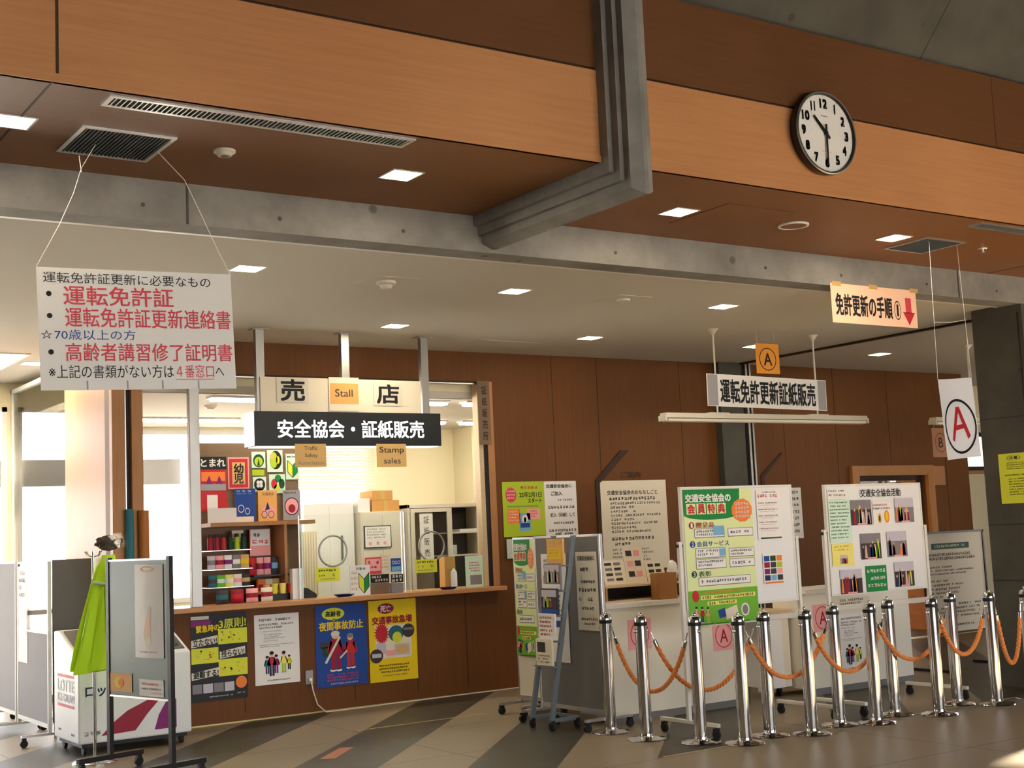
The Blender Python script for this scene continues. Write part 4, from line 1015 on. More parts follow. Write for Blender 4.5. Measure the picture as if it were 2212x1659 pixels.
S = Sheet(0.245, 0.205, 'green', 0.001)
for k in range(3): S.line(0.05, 0.13+0.28*k, 0.95, 0.14, 'paper')
bsheet(S, 'green square with three white lines, bottom middle of the photo display board', 0.40, 0.66, 'notice', 'notice')
S = Sheet(0.22, 0.19, 'paper', 0.001); S.line(0.02, 0.12, 0.9, 0.09, 'pinkred'); S.line(0.02, 0.27, 0.95, 0.08, K); S.ell(0.33, 0.72, 0.1, 0.22, 'tan'); S.ell(0.73, 0.66, 0.14, 0.27, 'orange'); S.up(); S.ell(0.73, 0.66, 0.08, 0.2, 'yellow'); S.ell(0.33, 0.74, 0.05, 0.14, 'darkgreen')
bsheet(S, 'white sheet with two small mascots-free oval pictures between the top photos', 0.535, 0.145, 'notice', 'notice')['label'] = 'white sheet with two small oval pictures between the two top photos'

# ================================================================== GREY SCREENS, LEAFLET RACK
def screen(label, x, yA, yB, z0, z1, face, extra=None, fm='alu', name='partition_screen', post=True, tall=0.0):
    """screen standing along Y; local X runs from yA (far) to yB (near), face towards -X"""
    L_ = yA-yB; t = thing(name, label, 'screen', (x, yA, 0), -PI/2)
    MB().box(0.012, -0.012, z0, L_-0.012, 0.012, z1, face).build('panel', t)
    MB().box(0, -0.014, z1, L_, 0.014, z1+0.018, fm).build('top_rail', t); MB().box(0, -0.016, z0-0.02, L_, 0.016, z0+0.012, fm).build('bottom_rail', t)
    for q in (0.0, L_):
        p = MB().box(q-0.012, -0.014, 0.09, q+0.012, 0.014, z1+0.018+tall, fm).build('post', t, bevel=0.003)
        f = MB().box(q-0.014, -0.22, 0.075, q+0.014, 0.22, 0.095, fm).build('foot', t)
        for yy in (-0.2, 0.2):
            g = MB(); caster(g, q, yy, 0, 0.03); g.build('caster', f)
    return t
screen('grey wheeled screen standing behind the leaflet rack, left of the information desk', 6.27, 9.02, 8.16, 0.13, 1.445, 'gray_panel')
screen('narrow wheeled white screen with a folded green member poster, left of the leaflet rack', 6.42, 9.55, 9.22, 0.13, 1.44, 'off_white')
sheet_thing(member_poster(0.30, 0.97), 'poster', 'narrow folded member benefits poster hanging on the white screen left of the leaflet rack', 'poster', (6.40, 9.54, 1.44), -PI/2)
S = Sheet(0.27, 0.60, 'off_white', 0.001)
S.text('交通安全協会に', 0.08, 0.05, 0.9, 0.11, K, 0.02); S.line(0.2, 0.2, 0.6, 0.05, K); S.line(0.2, 0.36, 0.9, 0.04, K); S.line(0.1, 0.46, 0.9, 0.05, K); S.line(0.1, 0.58, 0.9, 0.05, K); S.line(0.2, 0.7, 0.8, 0.04, K); S.line(0.05, 0.84, 0.95, 0.035, K); S.line(0.2, 0.9, 0.8, 0.03, K)
sheet_thing(S, 'notice', 'white notice on the right part of the grey screen, behind the leaflet rack', 'notice', (6.252, 8.46, 1.33), -PI/2)
S = Sheet(0.34, 0.85, 'paper', 0.001); S.line(0.1, 0.05, 0.8, 0.03, 'photo_mid'); S.ell(0.2, 0.12, 0.1, 0.03, 'gray_panel_light'); S.rect(0.05, 0.2, 0.4, 0.28, 'pink'); S.up(); S.lines(0.08, 0.21, 0.38, 0.27, 2, 'red'); S.lines(0.1, 0.34, 0.8, 0.6, 6, K); S.rect(0.2, 0.62, 0.7, 0.68, 'blue')
sheet_thing(S, 'notice', 'large pale sheet on the left part of the grey screen, behind the leaflet rack', 'notice', (6.252, 8.93, 1.32), -PI/2)
# leaflet rack: leaning blue-grey ladder
t = thing('leaflet_rack', 'leaning blue-grey metal leaflet rack on wheels in front of the grey screen', 'rack', (5.95, 8.58, 0))
YR = (0.13, -0.13); lean = 0.20
def rk(z): return lean*(z/1.45)
for y in YR:
    dy = -0.11
    MB().add([(-0.018, y-0.012, 0.07), (0.018, y-0.012, 0.07), (0.018, y+0.012, 0.07), (-0.018, y+0.012, 0.07), (lean-0.018, y+dy-0.012, 1.46), (lean+0.022, y+dy-0.012, 1.46), (lean+0.022, y+dy+0.012, 1.46), (lean-0.018, y+dy+0.012, 1.46)],
             [(0,3,2,1),(4,5,6,7),(0,1,5,4),(1,2,6,5),(2,3,7,6),(3,0,4,7)], 'bluegray').build('side_rail', t)
    f = MB().box(-0.02, y-0.012, 0.06, 0.25, y+0.012, 0.09, 'bluegray').build('foot', t)
    for xx in (0.0, 0.235):
        g = MB(); caster(g, xx, y, 0, 0.028); g.build('caster', f)
MB().box(0.235, -0.13, 0.065, 0.255, 0.13, 0.088, 'bluegray').build('crossbar', t)
for k in range(5):
    z = 1.235-0.19*k; xo = rk(z); dy = -0.11*(z/1.46)
    MB().box(xo-0.05, -0.14+dy, z-0.008, xo+0.02, 0.14+dy, z, 'bluegray').build('shelf', t)
cols = [('orange_paper', 'orange'), ('photo_mid', 'orange'), ('photo_dark', 'paper'), ('paper', 'red'), ('paper_cream', 'photo_dark')]
LB = ['yellow-orange leaflets in the top pocket of the leaflet rack', 'leaflets with a brown photo in the second pocket of the leaflet rack', 'dark photo leaflets in the third pocket of the leaflet rack', 'white and red leaflets in the fourth pocket of the leaflet rack', 'white leaflets with a dark picture in the lowest pocket of the leaflet rack']
for k, (c1, c2) in enumerate(cols):
    z = 1.235-0.19*k+0.002; xo = 5.95+rk(z); dy = 8.58-0.11*(z/1.46)
    S = Sheet(0.21, 0.20, c1, 0.018)
    if k == 0: S.line(0.1, 0.1, 0.9, 0.1, 'paleyellow'); S.rect(0.1, 0.35, 0.9, 0.8, 'yellow'); S.up(); S.lines(0.15, 0.4, 0.85, 0.75, 3, 'orange')
    elif k in (1, 2): S.photo(0.03, 0.05, 0.97, 0.75, k); S.lay = 3; S.rect(0, 0.78, 1, 1, 'blue' if k == 2 else 'paper')
    elif k == 3: S.lines(0.08, 0.1, 0.9, 0.9, 5, 'red', 0.6)
    else: S.rect(0.1, 0.12, 0.6, 0.5, 'photo_dark'); S.lines(0.1, 0.6, 0.9, 0.95, 3, K)
    o = S.place('leaflet_stack', (xo-0.045, dy+0.105, z+0.203), -PI/2, tilt=math.radians(0)); tag(o, LB[k], 'leaflets', 'leaflet stacks in the leaning rack')

# ================================================================== INFORMATION DESK
t = thing('reception_counter', 'white information counter with a blue-grey skirting, left of the gap, behind the member poster board', 'counter', (7.16, 8.55, 0)); w = 0.72
t['label'] = 'left white information counter with blue-grey skirting, behind the member poster board'
MB().box(-w, -0.20, 0.05, w, 0.20, 0.875, 'counter_cream').build('body', t, bevel=0.004); MB().box(-w-0.015, -0.225, 0.875, w+0.015, 0.23, 0.915, 'alu_white').build('worktop', t, bevel=0.005); MB().box(-w+0.005, -0.206, 0.0, w-0.005, -0.196, 0.055, 'gray_panel').build('skirting', t)
t = thing('reception_counter', 'right white information counter, behind the photo display board', 'counter', (9.235, 8.5, 0)); w = 0.665
MB().box(-w, -0.20, 0.05, w, 0.20, 0.86, 'counter_cream').build('body', t, bevel=0.004); MB().box(-w-0.015, -0.22, 0.86, w+0.015, 0.22, 0.90, 'alu_white').build('worktop', t, bevel=0.005); MB().box(-w+0.005, -0.206, 0.0, w-0.005, -0.196, 0.055, 'gray_panel').build('skirting', t)
t = thing('desk', 'low beige desk top bridging the gap between the two information counters', 'desk', (8.22, 8.65, 0))
MB().box(-0.335, -0.2, 0.70, 0.335, 0.25, 0.735, 'wood_pale').build('desk_top', t)
for x in (-0.31, 0.31): MB().box(x-0.015, 0.2, 0, x+0.015, 0.24, 0.70, 'off_white').build('leg', t)
t = thing('pedestal_cabinet', 'pinkish white wheeled pedestal cabinet under the desk between the counters', 'cabinet', (8.38, 8.62, 0)); MB().box(-0.10, -0.15, 0.075, 0.06, 0.15, 0.66, 'paper').build('body', t, bevel=0.004); MB().box(0.065, -0.13, 0.075, 0.16, 0.15, 0.66, 'paper_cream').build('side_panel', t)
for x in (-0.07, 0.03): g = MB(); caster(g, x, -0.1, 0, 0.03); g.build('caster', t)
# pigeonhole unit and things on the counter
t = thing('pigeonhole_unit', 'low timber pigeonhole unit with a dark opening on the left information counter', 'shelf unit', (6.94, 8.55, 0.915))
g = MB(); g.box(-0.41, -0.10, 0, 0.41, 0.14, 0.015, 'wood_pale'); g.box(-0.41, -0.10, 0.115, 0.41, 0.14, 0.13, 'wood_pale'); g.box(-0.41, -0.10, 0.015, -0.395, 0.14, 0.115, 'wood_frame'); g.box(0.395, -0.10, 0.015, 0.41, 0.14, 0.115, 'wood_frame'); g.build('carcass', t)
MB().box(-0.395, 0.12, 0.015, 0.395, 0.135, 0.115, 'black').build('back_panel', t)
t = thing('wooden_box', 'tall plain wooden box standing in front of the pigeonhole unit', 'box', (7.07, 8.385, 0.9155)); g = MB(); g.box(-0.095, -0.05, 0, 0.095, -0.04, 0.21, 'wood_box'); g.box(-0.095, 0.04, 0, 0.095, 0.05, 0.21, 'wood_box'); g.box(-0.095, -0.04, 0, -0.085, 0.04, 0.21, 'wood_box'); g.box(0.085, -0.04, 0, 0.095, 0.04, 0.21, 'wood_box'); g.box(-0.085, -0.04, 0, 0.085, 0.04, 0.01, 'wood_box'); g.build('body', t)
def leaf_sheet(w, h, lab, x, z, rows, col, tilt=-0.25, y=8.62):
    S = Sheet(w, h, 'paper_cream', 0.006)
    for r in range(rows):
        for c in range(2): S.rect(0.12+0.4*c, 0.1+0.85/rows*r, 0.42+0.4*c, 0.1+0.85/rows*r+0.45/rows, col if (r+c) % 2 else 'photo_dark')
    o = S.place('leaflet', (x, y, z), 0, tilt=tilt); tag(o, lab, 'leaflet', 'leaflets leaning on the pigeonhole unit')
leaf_sheet(0.23, 0.20, 'leaflet with small dark figures leaning at the left end of the pigeonhole unit', 6.62, 1.243, 4, 'photo_mid')
leaf_sheet(0.205, 0.30, 'taller pink-edged leaflet leaning behind the left half of the pigeonhole unit', 6.86, 1.342, 3, 'pink', -0.2, 8.64)
leaf_sheet(0.19, 0.17, 'greenish leaflet leaning behind the wooden box', 7.075, 1.212, 3, 'darkgreen')
t = MB()
pts = []
for i in range(9):
    for j in range(7):
        a = i/8*PI; b_ = j/6*2*PI; r = 0.055*(1+0.25*math.sin(5*a+3*b_)+random.uniform(-0.1, 0.1)); pts.append((r*math.sin(a)*math.cos(b_)*0.9, r*math.sin(a)*math.sin(b_)*0.7, 0.085-0.085*math.cos(a)*1.0+random.uniform(-.004, .004)))
fs = [(i*7+j, i*7+j+1, (i+1)*7+j+1, (i+1)*7+j) for i in range(8) for j in range(6)]
o = MB().add(pts, fs, 'plastic_white', True).build('plastic_bag'); o.location = (7.32, 8.56, 1.047); tag(o, 'crumpled pale plastic bag on the pigeonhole unit, right of the wooden box', 'bag')
# signs on the counter fronts
for (x, z, y, lab) in ((6.645, 0.78, 8.347, 'pink paper A sign on the counter front, behind the second bollard'), (7.53, 0.70, 8.347, 'pink paper A sign on the counter front, under the member poster'), (8.65, 0.765, 8.297, 'pink paper A sign on the right counter, at the gap between the boards')):
    S = Sheet(0.235, 0.235, 'pinkred' if 0 else 'pink', 0.001); S.ring(0.5, 0.5, 0.40, 0.42, 'crimson', 0.07); S.text('A', 0.32, 0.28, 0.68, 0.73, 'crimson', 0.01)
    sheet_thing(S, 'letter_sign', lab, 'sign', (x, y, z), group='pink A signs on the information counters')
sheet_thing(notice(0.34, 0.50), 'notice', 'white cheering family notice on the right information counter', 'notice', (8.95, 8.297, 0.66))
S = Sheet(0.40, 0.075, 'off_white', 0.001); S.line(0.04, 0.15, 0.8, 0.28, K); S.line(0.04, 0.55, 0.7, 0.28, K); sheet_thing(S, 'notice', 'small white strip with two black lines above the family notice on the right counter', 'notice', (8.98, 8.297, 0.80))
# dark framed standing notice
t = thing('standing_notice', 'grey-cream standing notice with a dark frame and a green heading bar, left of the column', 'standing sign', (11.01, 8.62, 0))
S = Sheet(0.88, 0.955, 'paper_cream', 0.01); S.rect(0.11, 0.10, 0.76, 0.16, 'darkgreen'); S.up(); S.line(0.16, 0.115, 0.70, 0.028, 'mint'); S.line(0.02, 0.20, 0.85, 0.028, K); S.line(0.02, 0.24, 0.85, 0.028, K); S.line(0.06, 0.33, 0.44, 0.02, K); S.line(0.02, 0.365, 0.84, 0.02); S.line(0.02, 0.40, 0.7, 0.018)
for v, a, b_ in ((0.47, .02, .35), (0.51, .04, .64), (0.55, .04, .55), (0.59, .05, .52), (0.63, .04, .45), (0.71, .5, .9), (0.75, .05, .9), (0.79, .05, .9), (0.83, .05, .85), (0.92, .4, .75)): S.line(a, v, b_, 0.022, K)
S.place('panel', (-0.44, 0, 1.307), 0, t)
g = MB(); g.box(-0.46, -0.012, 0.34, -0.44, 0.02, 1.325, 'black_paint'); g.box(0.44, -0.012, 0.34, 0.46, 0.02, 1.325, 'black_paint'); g.box(-0.46, -0.012, 1.308, 0.46, 0.02, 1.326, 'black_paint'); g.box(-0.46, -0.012, 0.34, 0.46, 0.02, 0.352, 'black_paint'); g.build('frame', t)
for x in (-0.45, 0.45): MB().box(x-0.012, 0.0, 0.02, x+0.012, 0.02, 0.34, 'black_paint').build('post', t); MB().box(x-0.015, -0.22, 0.0, x+0.015, 0.22, 0.025, 'black_paint').build('foot', t)

# ================================================================== LEFT SIDE: FREEZER, BOARDS, COAT RACK
t = thing('ice_cream_freezer', 'white chest freezer with a sloping glass lid and red stripe, left of the stall counter', 'freezer', (2.913, 10.2, 0))
fw, fd = 0.865, 0.66
MB().prism([(0, 0.085), (fd, 0.085), (fd, 0.895), (0.50, 0.895), (0.04, 0.715), (0, 0.70)], 0, fw, 'freezer_white', 'x').build('body', t, bevel=0.012)
g = MB(); g.add([(0.03, 0.05, 0.7265), (fw-0.03, 0.05, 0.7265), (fw-0.03, 0.49, 0.8985), (0.03, 0.49, 0.8985), (0.03, 0.05, 0.7165), (fw-0.03, 0.05, 0.7165), (fw-0.03, 0.49, 0.8885), (0.03, 0.49, 0.8885)], [(0,1,2,3),(7,6,5,4),(0,4,5,1),(1,5,6,2),(2,6,7,3),(3,7,4,0)], 'black_paint'); g.build('lid_frame', t)
for (a, b_) in ((0.06, 0.42), (0.45, 0.81)):
    MB().add([(a, 0.08, 0.7395), (b_, 0.08, 0.7395), (b_, 0.47, 0.892+0.0), (a, 0.47, 0.892)], [(0, 1, 2, 3)], 'glass_clear').build('glass_lid', t, fix=False)
for x in (0.06, fw-0.06):
    for y in (0.08, fd-0.08): g = MB(); caster(g, x, y, 0, 0.034); g.build('caster', t)
MB().box(0.03, 0.03, 0.055, fw-0.03, fd-0.03, 0.085, 'black').build('plinth', t)
S = Sheet(fw, 0.61, None)
S.text('ロッテアイス', 0.06, 0.32, 0.64, 0.45, 'navy', 0.03); S.place('front_lettering', (0, 0, 0.70), 0, t); S = Sheet(fw, 0.61, None); S.line(0.04, 0.86, 0.20, 0.06, 'photo_mid'); S.place('small_print', (0, 0, 0.70), 0, t); S = Sheet(fw, 0.61, None)
S.poly([(0.19, 0.93), (0.49, 0.91), (0.60, 0.72), (0.70, 0.575), (0.60, 0.555), (0.42, 0.66), (0.30, 0.78)], 'crimson'); S.place('red_stripe', (0, 0, 0.70), 0, t); S = Sheet(fw, 0.61, None); S.poly([(0.66, 0.93), (0.86, 0.93), (0.86, 0.575), (0.77, 0.59), (0.70, 0.75)], 'purple')
S.place('purple_stripe', (0, 0, 0.70), 0, t)
S = Sheet(fd, 0.61, None)
S.rect(0.16, 0.20, 0.84, 0.235, 'pinkred'); S.text('LOTTE', 0.17, 0.265, 0.83, 0.405, 'bluegray', 0.04); S.text('ICE CREAM', 0.17, 0.44, 0.83, 0.53, 'bluegray', 0.04); S.rect(0.16, 0.565, 0.84, 0.60, 'pinkred')
S.rect(0.18, 0.875, 0.30, 0.90, 'black'); S.rect(0.70, 0.90, 0.84, 0.925, 'black')
S.place('side_decals', (0, fd, 0.70), -PI/2, t)

# coat rack with safety jacket
t = thing('coat_rack', 'chrome coat rack pole on a round foot, behind the green jacket', 'coat rack', (2.93, 9.86, 0))
MB().lathe([(0.16, 0), (0.16, 0.008), (0.15, 0.014), (0.03, 0.02), (0.012, 0.03)], 'chrome', 36).build('base', t); MB().cyl((0, 0, 0.02), (0, 0, 1.50), 0.011, 'chrome', 14).build('pole', t)
for a in range(4): MB().tube([(0, 0, 1.46), (0.05*math.cos(a*PI/2+.6), 0.05*math.sin(a*PI/2+.6), 1.47), (0.075*math.cos(a*PI/2+.6), 0.075*math.sin(a*PI/2+.6), 1.50)], 0.005, 'chrome', 8).build('hook', t)
jt = thing('safety_jacket', 'bright yellow-green safety jacket hanging from the chrome coat rack', 'jacket', (2.955, 9.76, 0))
vs = []; fs = []; NS, NZ = 40, 22
for i in range(NZ+1):
    u = i/NZ; z = 1.47-0.82*u
    cx = 0.055 - 0.075*u; hw = 0.062+0.118*min(1, u*1.05)**0.75; hd = 0.035+0.045*min(1, u*2)
    if u < 0.06: hw *= 0.75
    for k in range(NS):
        a = 2*PI*k/NS; f_ = 1+0.14*(0.25+u)*math.sin(7*a+1.3)+0.08*u*math.sin(13*a+4*u)
        vs.append((cx+hw*f_*math.cos(a), hd*f_*math.sin(a), z+0.012*math.sin(3*a)*u))
for i in range(NZ):
    for k in range(NS): k2 = (k+1) % NS; fs.append((i*NS+k, (i+1)*NS+k, (i+1)*NS+k2, i*NS+k2))
fs.append(tuple(range(NS))); fs.append(tuple(reversed(range(NZ*NS, (NZ+1)*NS))))
MB().add(vs, fs, 'vest', True).build('body', jt)
sl_ = MB().tube([(0.055, -0.05, 1.36), (0.045, -0.085, 1.22), (0.05, -0.10, 1.05), (0.06, -0.10, 0.92)], 0.04, 'vest', 14, rf=lambda i, k: 0.03+0.007*i+0.003*math.sin(3*k)).build('sleeve', jt)
MB().tube([(0.055, -0.093, 1.135), (0.055, -0.098, 1.095)], 0.05, 'vest_tape', 16).build('reflective_band', jt)
MB().tube([(-0.075, -0.048, 1.28), (0.0, -0.068, 1.265), (0.03, -0.068, 1.26)], 0.011, 'vest_tape', 8).build('reflective_band', jt)
# furry hat in clear plastic
vs = []; fs = []
for i in range(13):
    for k in range(20):
        a = PI*i/12; b_ = 2*PI*k/20; r = 1+0.16*math.sin(7*a+5*b_)+random.uniform(-0.09, 0.09)
        vs.append((0.095*r*math.sin(a)*math.cos(b_), 0.07*r*math.sin(a)*math.sin(b_), 0.05*r*math.cos(a)))
for i in range(12):
    for k in range(20): k2 = (k+1) % 20; fs.append((i*20+k, (i+1)*20+k, (i+1)*20+k2, i*20+k2))
ht = thing('furry_hat', 'dark furry hat under clear plastic on top of the coat rack', 'hat', (3.045, 9.86, 1.557)); MB().add(vs, fs, 'fur', True).build('body', ht)
vs = [(-0.10, -0.02, -0.03), (-0.02, -0.04, 0.055), (0.08, -0.04, 0.075), (0.135, -0.02, 0.08), (0.13, -0.03, -0.03), (0.05, -0.09, -0.05), (-0.06, -0.09, -0.05)]
MB().add(vs, [(0, 6, 1), (1, 6, 5), (1, 5, 2), (2, 5, 4), (2, 4, 3)], 'film').build('plastic_cover', ht, fix=False)

# green chalkboard stand
th = math.atan2(-0.729, 0.179)
t = thing('chalkboard_stand', 'green chalkboard on a black wheeled frame in front of the freezer', 'chalkboard', (2.906, 9.42, 0), th); CW = 0.75
MB().box(0.02, -0.01, 0.515, CW-0.02, 0.01, 1.425, 'chalkboard').build('board', t)
MB().box(0.015, -0.014, 1.425, CW-0.015, 0.014, 1.437, 'alu').build('top_rail', t); MB().box(0.015, -0.014, 0.503, CW-0.015, 0.014, 0.515, 'alu').build('bottom_rail', t)
for x in (0.0, CW):
    MB().box(x-0.018, -0.016, 0.09, x+0.018, 0.016, 1.45, 'black_paint').build('post', t)
    f = MB().box(x-0.02, -0.25, 0.075, x+0.02, 0.25, 0.11, 'black_paint').build('foot', t, bevel=0.003)
    for y in (-0.22, 0.22): g = MB(); caster(g, x, y, 0, 0.03); g.build('caster', f)
def on_board(S, name, label, u, z, cat='poster'):
    o = S.place(name, (2.906+u*math.cos(th)+0.014*math.sin(th), 9.42+u*math.sin(th)-0.014*math.cos(th), z), th); return tag(o, label, cat)
S = Sheet(0.34, 0.62, 'paper', 0.001, wavy=-0.014); S.poly([(0.35, 0.75), (0.55, 0.45), (0.62, 0.46), (0.60, 0.85), (0.45, 0.88)], 'paper_cream'); S.up(); S.ell(0.5, 0.05, 0.25, 0.03, 'tan', 16); S.poly([(0.4, 0.7), (0.55, 0.48), (0.6, 0.66), (0.5, 0.78)], 'peach'); S.line(0.2, 0.93, 0.8, 0.015, 'ink_grey')
on_board(S, 'scroll_poster', 'long narrow pale poster curling off the green chalkboard', 0.35, 1.398)
S = Sheet(0.27, 0.125, 'orange_paper', 0.001); S.ell(0.4, 0.5, 0.2, 0.3, 'yellow'); S.up(); S.ell(0.5, 0.5, 0.12, 0.2, 'orange'); on_board(S, 'card', 'small orange picture card at the lower left of the green chalkboard', 0.03, 0.665, 'card')
S = Sheet(0.29, 0.11, 'paper', 0.001); S.line(0.1, 0.2, 0.8, 0.15, 'pinkred'); S.line(0.1, 0.5, 0.9, 0.12, 'ink_grey'); S.line(0.5, 0.75, 0.95, 0.1, 'pink'); on_board(S, 'card', 'small white card with red lines at the lower right of the green chalkboard', 0.39, 0.635, 'card')

# screens by the corridor windows
screen('grey wheeled screen by the left windows, cut by the left picture edge', 2.93, 13.05, 12.08, 0.16, 1.425, 'gray_panel_light', fm='white_paint')
t = thing('partition_screen', 'low light grey wheeled screen with a clear upper half, left of the freezer', 'screen', (2.93, 12.0, 0), -PI/2)
MB().box(0.012, -0.012, 0.16, 0.938, 0.012, 0.86, 'gray_panel_light').build('panel', t); MB().box(0.012, -0.004, 0.88, 0.938, 0.004, 1.42, 'glass').build('clear_panel', t)
for (a, b_) in ((0.125, 0.16), (0.86, 0.88), (1.42, 1.438)): MB().box(0, -0.014, a, 0.95, 0.014, b_, 'white_paint').build('rail', t)
 
for q in (0.0, 0.95):
    MB().box(q-0.012, -0.014, 0.09, q+0.012, 0.014, 1.438, 'white_paint').build('post', t)
    f = MB().box(q-0.014, -0.22, 0.075, q+0.014, 0.22, 0.095, 'alu').build('foot', t)
    for yy in (-0.2, 0.2): g = MB(); caster(g, q, yy, 0, 0.03); g.build('caster', f)
S = Sheet(0.30, 0.80, 'paper', 0.001); S.lines(0.1, 0.05, 0.9, 0.35, 4, 'gray_panel_light'); S.rect(0.1, 0.45, 0.9, 0.75, 'photo_sky')
sheet_thing(S, 'notice', 'tall pale sheet taped on the low screen left of the freezer', 'notice', (2.915, 11.97, 1.40), -PI/2)
t = thing('grey_screen', 'dark grey panel standing behind the freezer lid', 'screen', (3.22, 11.42, 0)); MB().box(-0.165, -0.012, 0.12, 0.165, 0.012, 1.445, 'gray_panel').build('panel', t)
for x in (-0.15, 0.15): MB().box(x-0.012, -0.012, 0.0, x+0.012, 0.012, 0.12, 'alu').build('leg', t)
o = MB().lathe([(0.036, 0), (0.036, 1.83), (0.0, 1.832)], 'teal', 20).build('rolled_banner'); o.location = (3.535, 10.925-0.03, 0); tag(o, 'teal rolled banner standing against the left stall jamb', 'banner')
o = MB().lathe([(0.045, 0), (0.045, 0.82), (0.0, 0.822)], 'brown_sheet', 20).build('rolled_mat'); o.location = (3.655, 10.90, 0.999); tag(o, 'brown roll standing on the left end of the stall counter', 'roll')

# ================================================================== THE STALL
CT = 0.998
t = thing('stall_counter', 'long timber stall counter top over the poster wall', 'counter', (3.6, 10.84, 0.955))
MB().box(0, 0, 0, 3.585, 0.16, 0.043, 'wood_counter').build('front_edge', t, bevel=0.006); MB().box(0.09, 0.16, 0, 3.40, 0.51, 0.0425, 'wood_counter').build('top', t)
o = MB().box(-0.045, -0.03, 0, 0.045, 0.03, 1.956, 'steel').build('steel_post', bevel=0.004); o.location = (4.095, 10.90, CT); tag(o, 'brushed steel square post rising from the stall counter, left of the snacks', 'post')
# speaking screens with metal rings
for (x0, x1, rx, lab) in ((5.11, 6.16, 5.45, 'left clear screen with a round metal speaking ring on the stall counter'), (6.19, 7.0, 6.485, 'right clear screen with a round metal speaking ring on the stall counter')):
    t = thing('speaking_screen', lab, 'glass screen', (x0, 11.06, CT), group=None)
    MB().box(0, -0.003, 0, x1-x0, 0.003, 0.74, 'glass_clear').build('glass_pane', t)
    MB().tube([(rx-x0+0.138*math.cos(2*PI*k/40), 0, 0.41+0.138*math.sin(2*PI*k/40)) for k in range(40)], 0.0085, 'steel', 10, True).build('speaking_ring', t)
    MB().box(0, -0.006, 0, 0.012, 0.006, 0.74, 'alu').build('edge_strip', t)
for (x, z, lab) in ((5.265, 1.262, 'yellow price card under the left speaking ring'), (6.29, 1.288, 'yellow price card under the right speaking ring')):
    S = Sheet(0.24, 0.125, 'limeyellow', 0.001); S.line(0.1, 0.12, 0.85, 0.16, K); S.line(0.12, 0.48, 0.4, 0.14, 'ink_grey'); S.line(0.7, 0.4, 0.85, 0.26, 'ink_grey'); S.line(0.12, 0.76, 0.8, 0.1, 'ink_grey')
    sheet_thing(S, 'price_card', lab, 'card', (x, 11.045, z))
# display rack with posters above, goods below
t = thing('display_rack', 'dark timber display rack with a shelf, full of snacks and safety stickers, behind the counter', 'shelf unit', (4.34, 11.3, 0))
MB().box(0, 0.22, 0.9, 1.0, 0.245, 2.425, 'wood_board').build('back_panel', t)
MB().box(0, -0.12, 1.665, 1.0, 0.22, 1.70, 'wood_frame').build('shelf', t)
MB().box(0.70, -0.10, CT+0.001, 0.725, 0.22, 1.665, 'wood_frame').build('side_panel', t)
for k, z in enumerate((1.46, 1.295, 1.14)): MB().box(0.0, -0.06+(-0.02*k), z-0.006, 0.40, 0.215, z, 'alu').build('wire_shelf', t)
MB().box(0.41, -0.08, 1.21, 0.80, 0.215, 1.225, 'black_paint').build('shelf_tray', t)
MB().box(0.41, -0.12, CT+0.001, 0.86, 0.15, 1.055, 'black_paint').build('low_tray', t)
gl = thing('glass_case', 'clear glass show case corner at the right end of the snack rack', 'glass case', (5.19, 11.16, CT+0.001)); MB().box(0, 0, 0, 0.005, 0.3, 0.66, 'glass_clear').build('side_pane', gl); MB().box(-0.004, -0.004, 0, 0.006, 0.004, 0.66, 'alu').build('edge', gl)
YB = 11.515
def stk(S, name, lab, x, z, cat='sticker', dy=0.0): return sheet_thing(S, name, lab, cat, (x, YB+dy, z))
S = Sheet(0.25, 0.49, 'red', 0.001); S.rect(0, 0, 1, 0.23, 'black'); S.up(); S.text('とまれ', 0.04, 0.04, 0.96, 0.18, 'paper', 0.03); S.lay = 0; S.up(); S.rect(0.05, 0.28, 0.95, 0.45, 'orange'); S.rect(0.03, 0.5, 0.97, 0.62, 'gray_panel_light'); S.up(); S.poly([(0.2, 0.5), (0.35, 0.34), (0.45, 0.5)], 'purple'); S.poly([(0.6, 0.5), (0.72, 0.34), (0.85, 0.5)], 'purple'); S.rect(0.25, 0.7, 0.65, 1, 'paper')
stk(S, 'safety_flag', 'black and red stop banner at the top left of the display rack', 4.38, 2.30)
S = Sheet(0.205, 0.29, 'pink', 0.001); S.rect(0.06, 0.05, 0.94, 0.95, 'red'); S.up(); S.rect(0.2, 0.16, 0.80, 0.85, 'tan'); S.up(); S.text('幼', 0.28, 0.2, 0.72, 0.5, K, 0.03); S.text('児', 0.28, 0.52, 0.72, 0.82, K, 0.03)
stk(S, 'safety_sticker', 'red bordered sticker with two large black characters on the display rack', 4.645, 2.295)
S = Sheet(0.135, 0.15, 'mint', 0.001); S.ell(0.5, 0.55, 0.4, 0.4, 'darkgreen'); S.up(); S.ell(0.5, 0.6, 0.3, 0.28, 'lime'); S.up(); S.poly([(0.5, 0.4), (0.4, 0.85), (0.6, 0.85)], 'darkgreen')
stk(S, 'safety_sticker', 'small sticker with a green round emblem, upper left of the sticker group', 4.877, 2.345)
S = Sheet(0.12, 0.055, 'lime', 0.001); stk(S, 'safety_sticker', 'plain yellow-green strip between two small stickers on the display rack', 4.88, 2.18)
S = Sheet(0.13, 0.14, 'mint', 0.001); S.ell(0.5, 0.52, 0.42, 0.42, 'ink'); S.rect(0.08, 0.82, 0.92, 0.95, 'mint'); S.up()
for a in range(4): S.ell(0.5+0.15*math.cos(a*PI/2+.785), 0.48+0.15*math.sin(a*PI/2+.785), 0.13, 0.13, 'paper', 14)
stk(S, 'safety_sticker', 'sticker with a white clover on a dark round, lower left of the sticker group', 4.885, 2.115)
